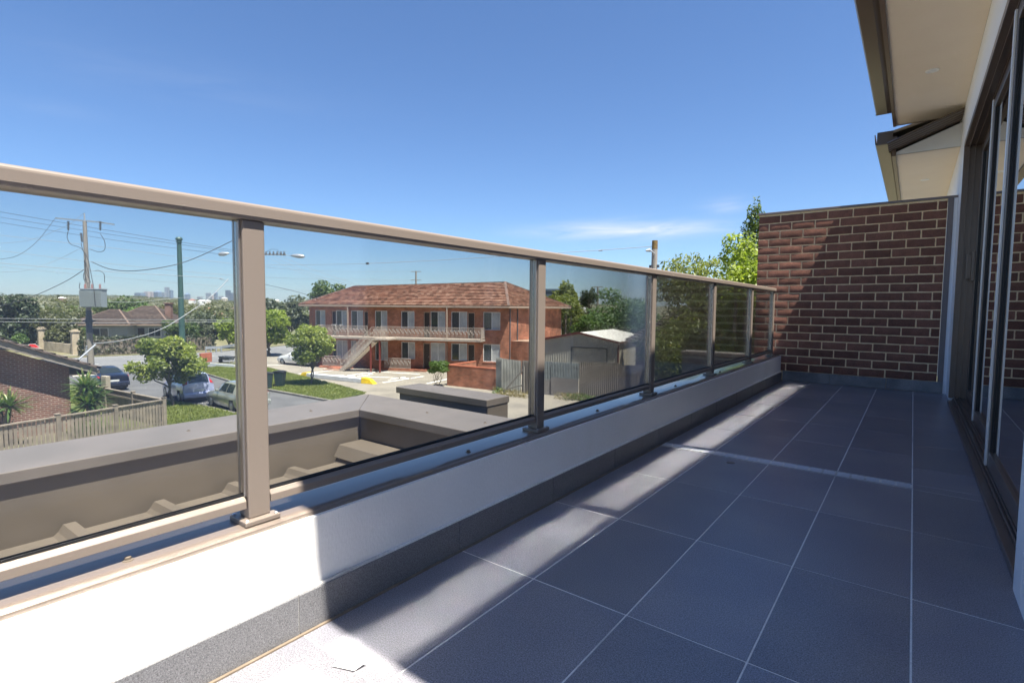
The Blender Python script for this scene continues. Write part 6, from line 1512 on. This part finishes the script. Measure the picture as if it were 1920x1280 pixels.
CT = [(257, 271, 549, 0, 'flat', 'low broad blue tower at the left end of the distant skyline'), (272, 279.5, 546.5, 1, 'flat', 'left one of the pale pinkish twin towers on the skyline'), (280.5, 287, 547, 1, 'flat', 'right one of the pale pinkish twin towers on the skyline'), (291, 301, 545.5, 0, 'spire', 'blue tower with a pointed top beside the pink twins'), (304, 310, 548, 2, 'flat', 'narrow grey tower left of the tallest one'), (310, 316.5, 538.5, 2, 'flat', 'tallest tower of the distant skyline'), (316.5, 323, 544, 0, 'flat', 'tower joined to the right of the tallest one'),
      (347.5, 355, 550, 0, 'spire', 'pointed tower just right of the green vent pipe'), (387, 394, 549, 2, 'flat', 'lone grey tower left of the near post'), (402, 407, 547, 0, 'spire', 'slim pointed tower close to the near post'), (424, 431, 544, 3, 'flat', 'dark tower touching the near post'), (431, 438, 549, 3, 'flat', 'second dark tower touching the near post'), (396, 400, 554, 1, 'flat', 'small pale tower between the two groups of the skyline'), (371, 378, 556, 2, 'flat', 'low grey tower right of the pointed one'), (411, 419, 555, 2, 'flat', 'low grey tower under the pale cable')]
for i, (x0, x1, yt, mi, kind_, lab) in enumerate(CT):
    c = at((x0+x1)/2, yt, CD+i*40); w = (x1-x0)/FPX*CD; zb = -20
    r = empty('city_tower', (c.x, c.y, 0), YAW+.2*((i % 3)-1), lab, 'tower', 'city towers on the skyline')
    ht = c.z if kind_ == 'flat' else c.z-14
    MB().box(-w/2, w/2, -w/2, w/2, zb, ht).build('shaft', cm[mi], r)
    m_ = MB(); z = ht-8
    while z > 60: m_.box(-w/2+1, w/2-1, -w/2-.8, -w/2-.1, z-4, z); z -= 11
    m_.build('window_bands', band, r)
    if kind_ == 'spire': MB().add([(-w/2, -w/2, ht), (w/2, -w/2, ht), (w/2, w/2, ht), (-w/2, w/2, ht), (0, 0, ht+26)], [(0,1,4),(1,2,4),(2,3,4),(3,0,4)]).tube([(0, 0, ht+20), (0, 0, ht+50)], 1.2, 5).build('spire', cm[mi], r)
# solar roof / dark box at right of the flats roof
bx = at(1022, 546, 110); o = empty('dark_roof_box', (bx.x, bx.y, terrain(bx.x, bx.y)), YAW, 'dark blue flat roofed building end right of the flats roof', 'building')
MB().box(-3, 3, -3, 3, 0, bx.z-terrain(bx.x, bx.y)).build('wall', cm[3], o); MB().box(-3.2, 3.2, -3.2, 3.2, bx.z-terrain(bx.x, bx.y)+.01, bx.z-terrain(bx.x, bx.y)+.4).build('roof', band, o)

# ------------------------------------------------------------------ grass blades on the verges
def blades(name, poly, z, n, h, m, seed, label):
    rg = np.random.default_rng(seed); P = np.array(poly, float); lo, hi = P.min(0), P.max(0); pts = rg.uniform(lo, hi, (n*3, 2))
    ins = np.zeros(len(pts), bool); j = len(P)-1
    for i in range(len(P)):
        c = ((P[i, 1] > pts[:, 1]) != (P[j, 1] > pts[:, 1])) & (pts[:, 0] < (P[j, 0]-P[i, 0])*(pts[:, 1]-P[i, 1])/(P[j, 1]-P[i, 1]+1e-12)+P[i, 0]); ins ^= c; j = i
    dens = .5+.5*np.sin(pts[:, 0]*1.3+np.sin(pts[:, 1]*.9)*2)*np.sin(pts[:, 1]*1.7+pts[:, 0]*.4)
    pts = pts[ins & (rg.random(len(pts)) < .35+.65*dens)][:n]; n = len(pts); a = rg.uniform(0, PI, n); w = h*.45; hh_ = h*rg.uniform(.4, 1.2, n)
    dx, dy = np.cos(a)*w, np.sin(a)*w; lx, ly = rg.normal(0, h*.35, n), rg.normal(0, h*.35, n)
    v = np.stack([np.stack([pts[:, 0]-dx, pts[:, 1]-dy, np.full(n, z)], 1), np.stack([pts[:, 0]+dx, pts[:, 1]+dy, np.full(n, z)], 1), np.stack([pts[:, 0]+lx, pts[:, 1]+ly, z+hh_], 1)], 1)
    me = bpy.data.meshes.new(name); me.vertices.add(n*3); me.vertices.foreach_set('co', v.astype(np.float32).ravel()); me.loops.add(n*3); me.loops.foreach_set('vertex_index', np.arange(n*3, dtype=np.int32))
    me.polygons.add(n); me.polygons.foreach_set('loop_start', np.arange(0, n*3, 3, dtype=np.int32)); me.polygons.foreach_set('loop_total', np.full(n, 3, dtype=np.int32)); me.update(calc_edges=True)
    t_ = me.attributes.new('tint', 'FLOAT', 'FACE'); t_.data.foreach_set('value', np.clip(rg.beta(2, 3, n)*.7+(1-dens[:0].sum())*0+.15, 0, 1).astype(np.float32))
    me.materials.append(m); o = bpy.data.objects.new(name, me); COL.objects.link(o); tag(o, label, 'grass', kind='stuff')
L_grass = leafmat('grass_blade', (.13, .16, .035), (.27, .30, .08), .4, yellow=(.46, .42, .18))
blades('grass', [(-42, 7.5), (-40.6, 10.25), (-29.3, 12.2), (-22, 12.5), (-22, 8.6), (-26, 9), (-34, 8.1)], GZ+.10, 34000, .09, L_grass, 91, 'uneven green grass on the near verge between fence and kerb')
blades('grass', [(-47.5, 18.4), (-36, 17.1), (-26.4, 17.45), (-27.1, 20.4), (-33, 21.5), (-40, 22.5), (-50, 24)], GZ+.11, 38000, .08, L_grass, 92, 'dry tipped green grass on the far verge around the round tree')
# haze: closed box of thin pale air round everything inside the sky
hzm = bpy.data.materials.new('haze_air'); hzm.use_nodes = True; hn = hzm.node_tree; hn.nodes.clear()
ho = hn.nodes.new('ShaderNodeOutputMaterial'); pv = hn.nodes.new('ShaderNodeVolumePrincipled'); pv.inputs['Density'].default_value = 0.00003; pv.inputs['Color'].default_value = (.80, .88, 1, 1); pv.inputs['Anisotropy'].default_value = .2
hn.links.new(pv.outputs[0], ho.inputs['Volume'])
hb = MB().box(-13900, 13900, -2300, 13950, -40, 320).build('haze', hzm); tag(hb, kind='stuff')
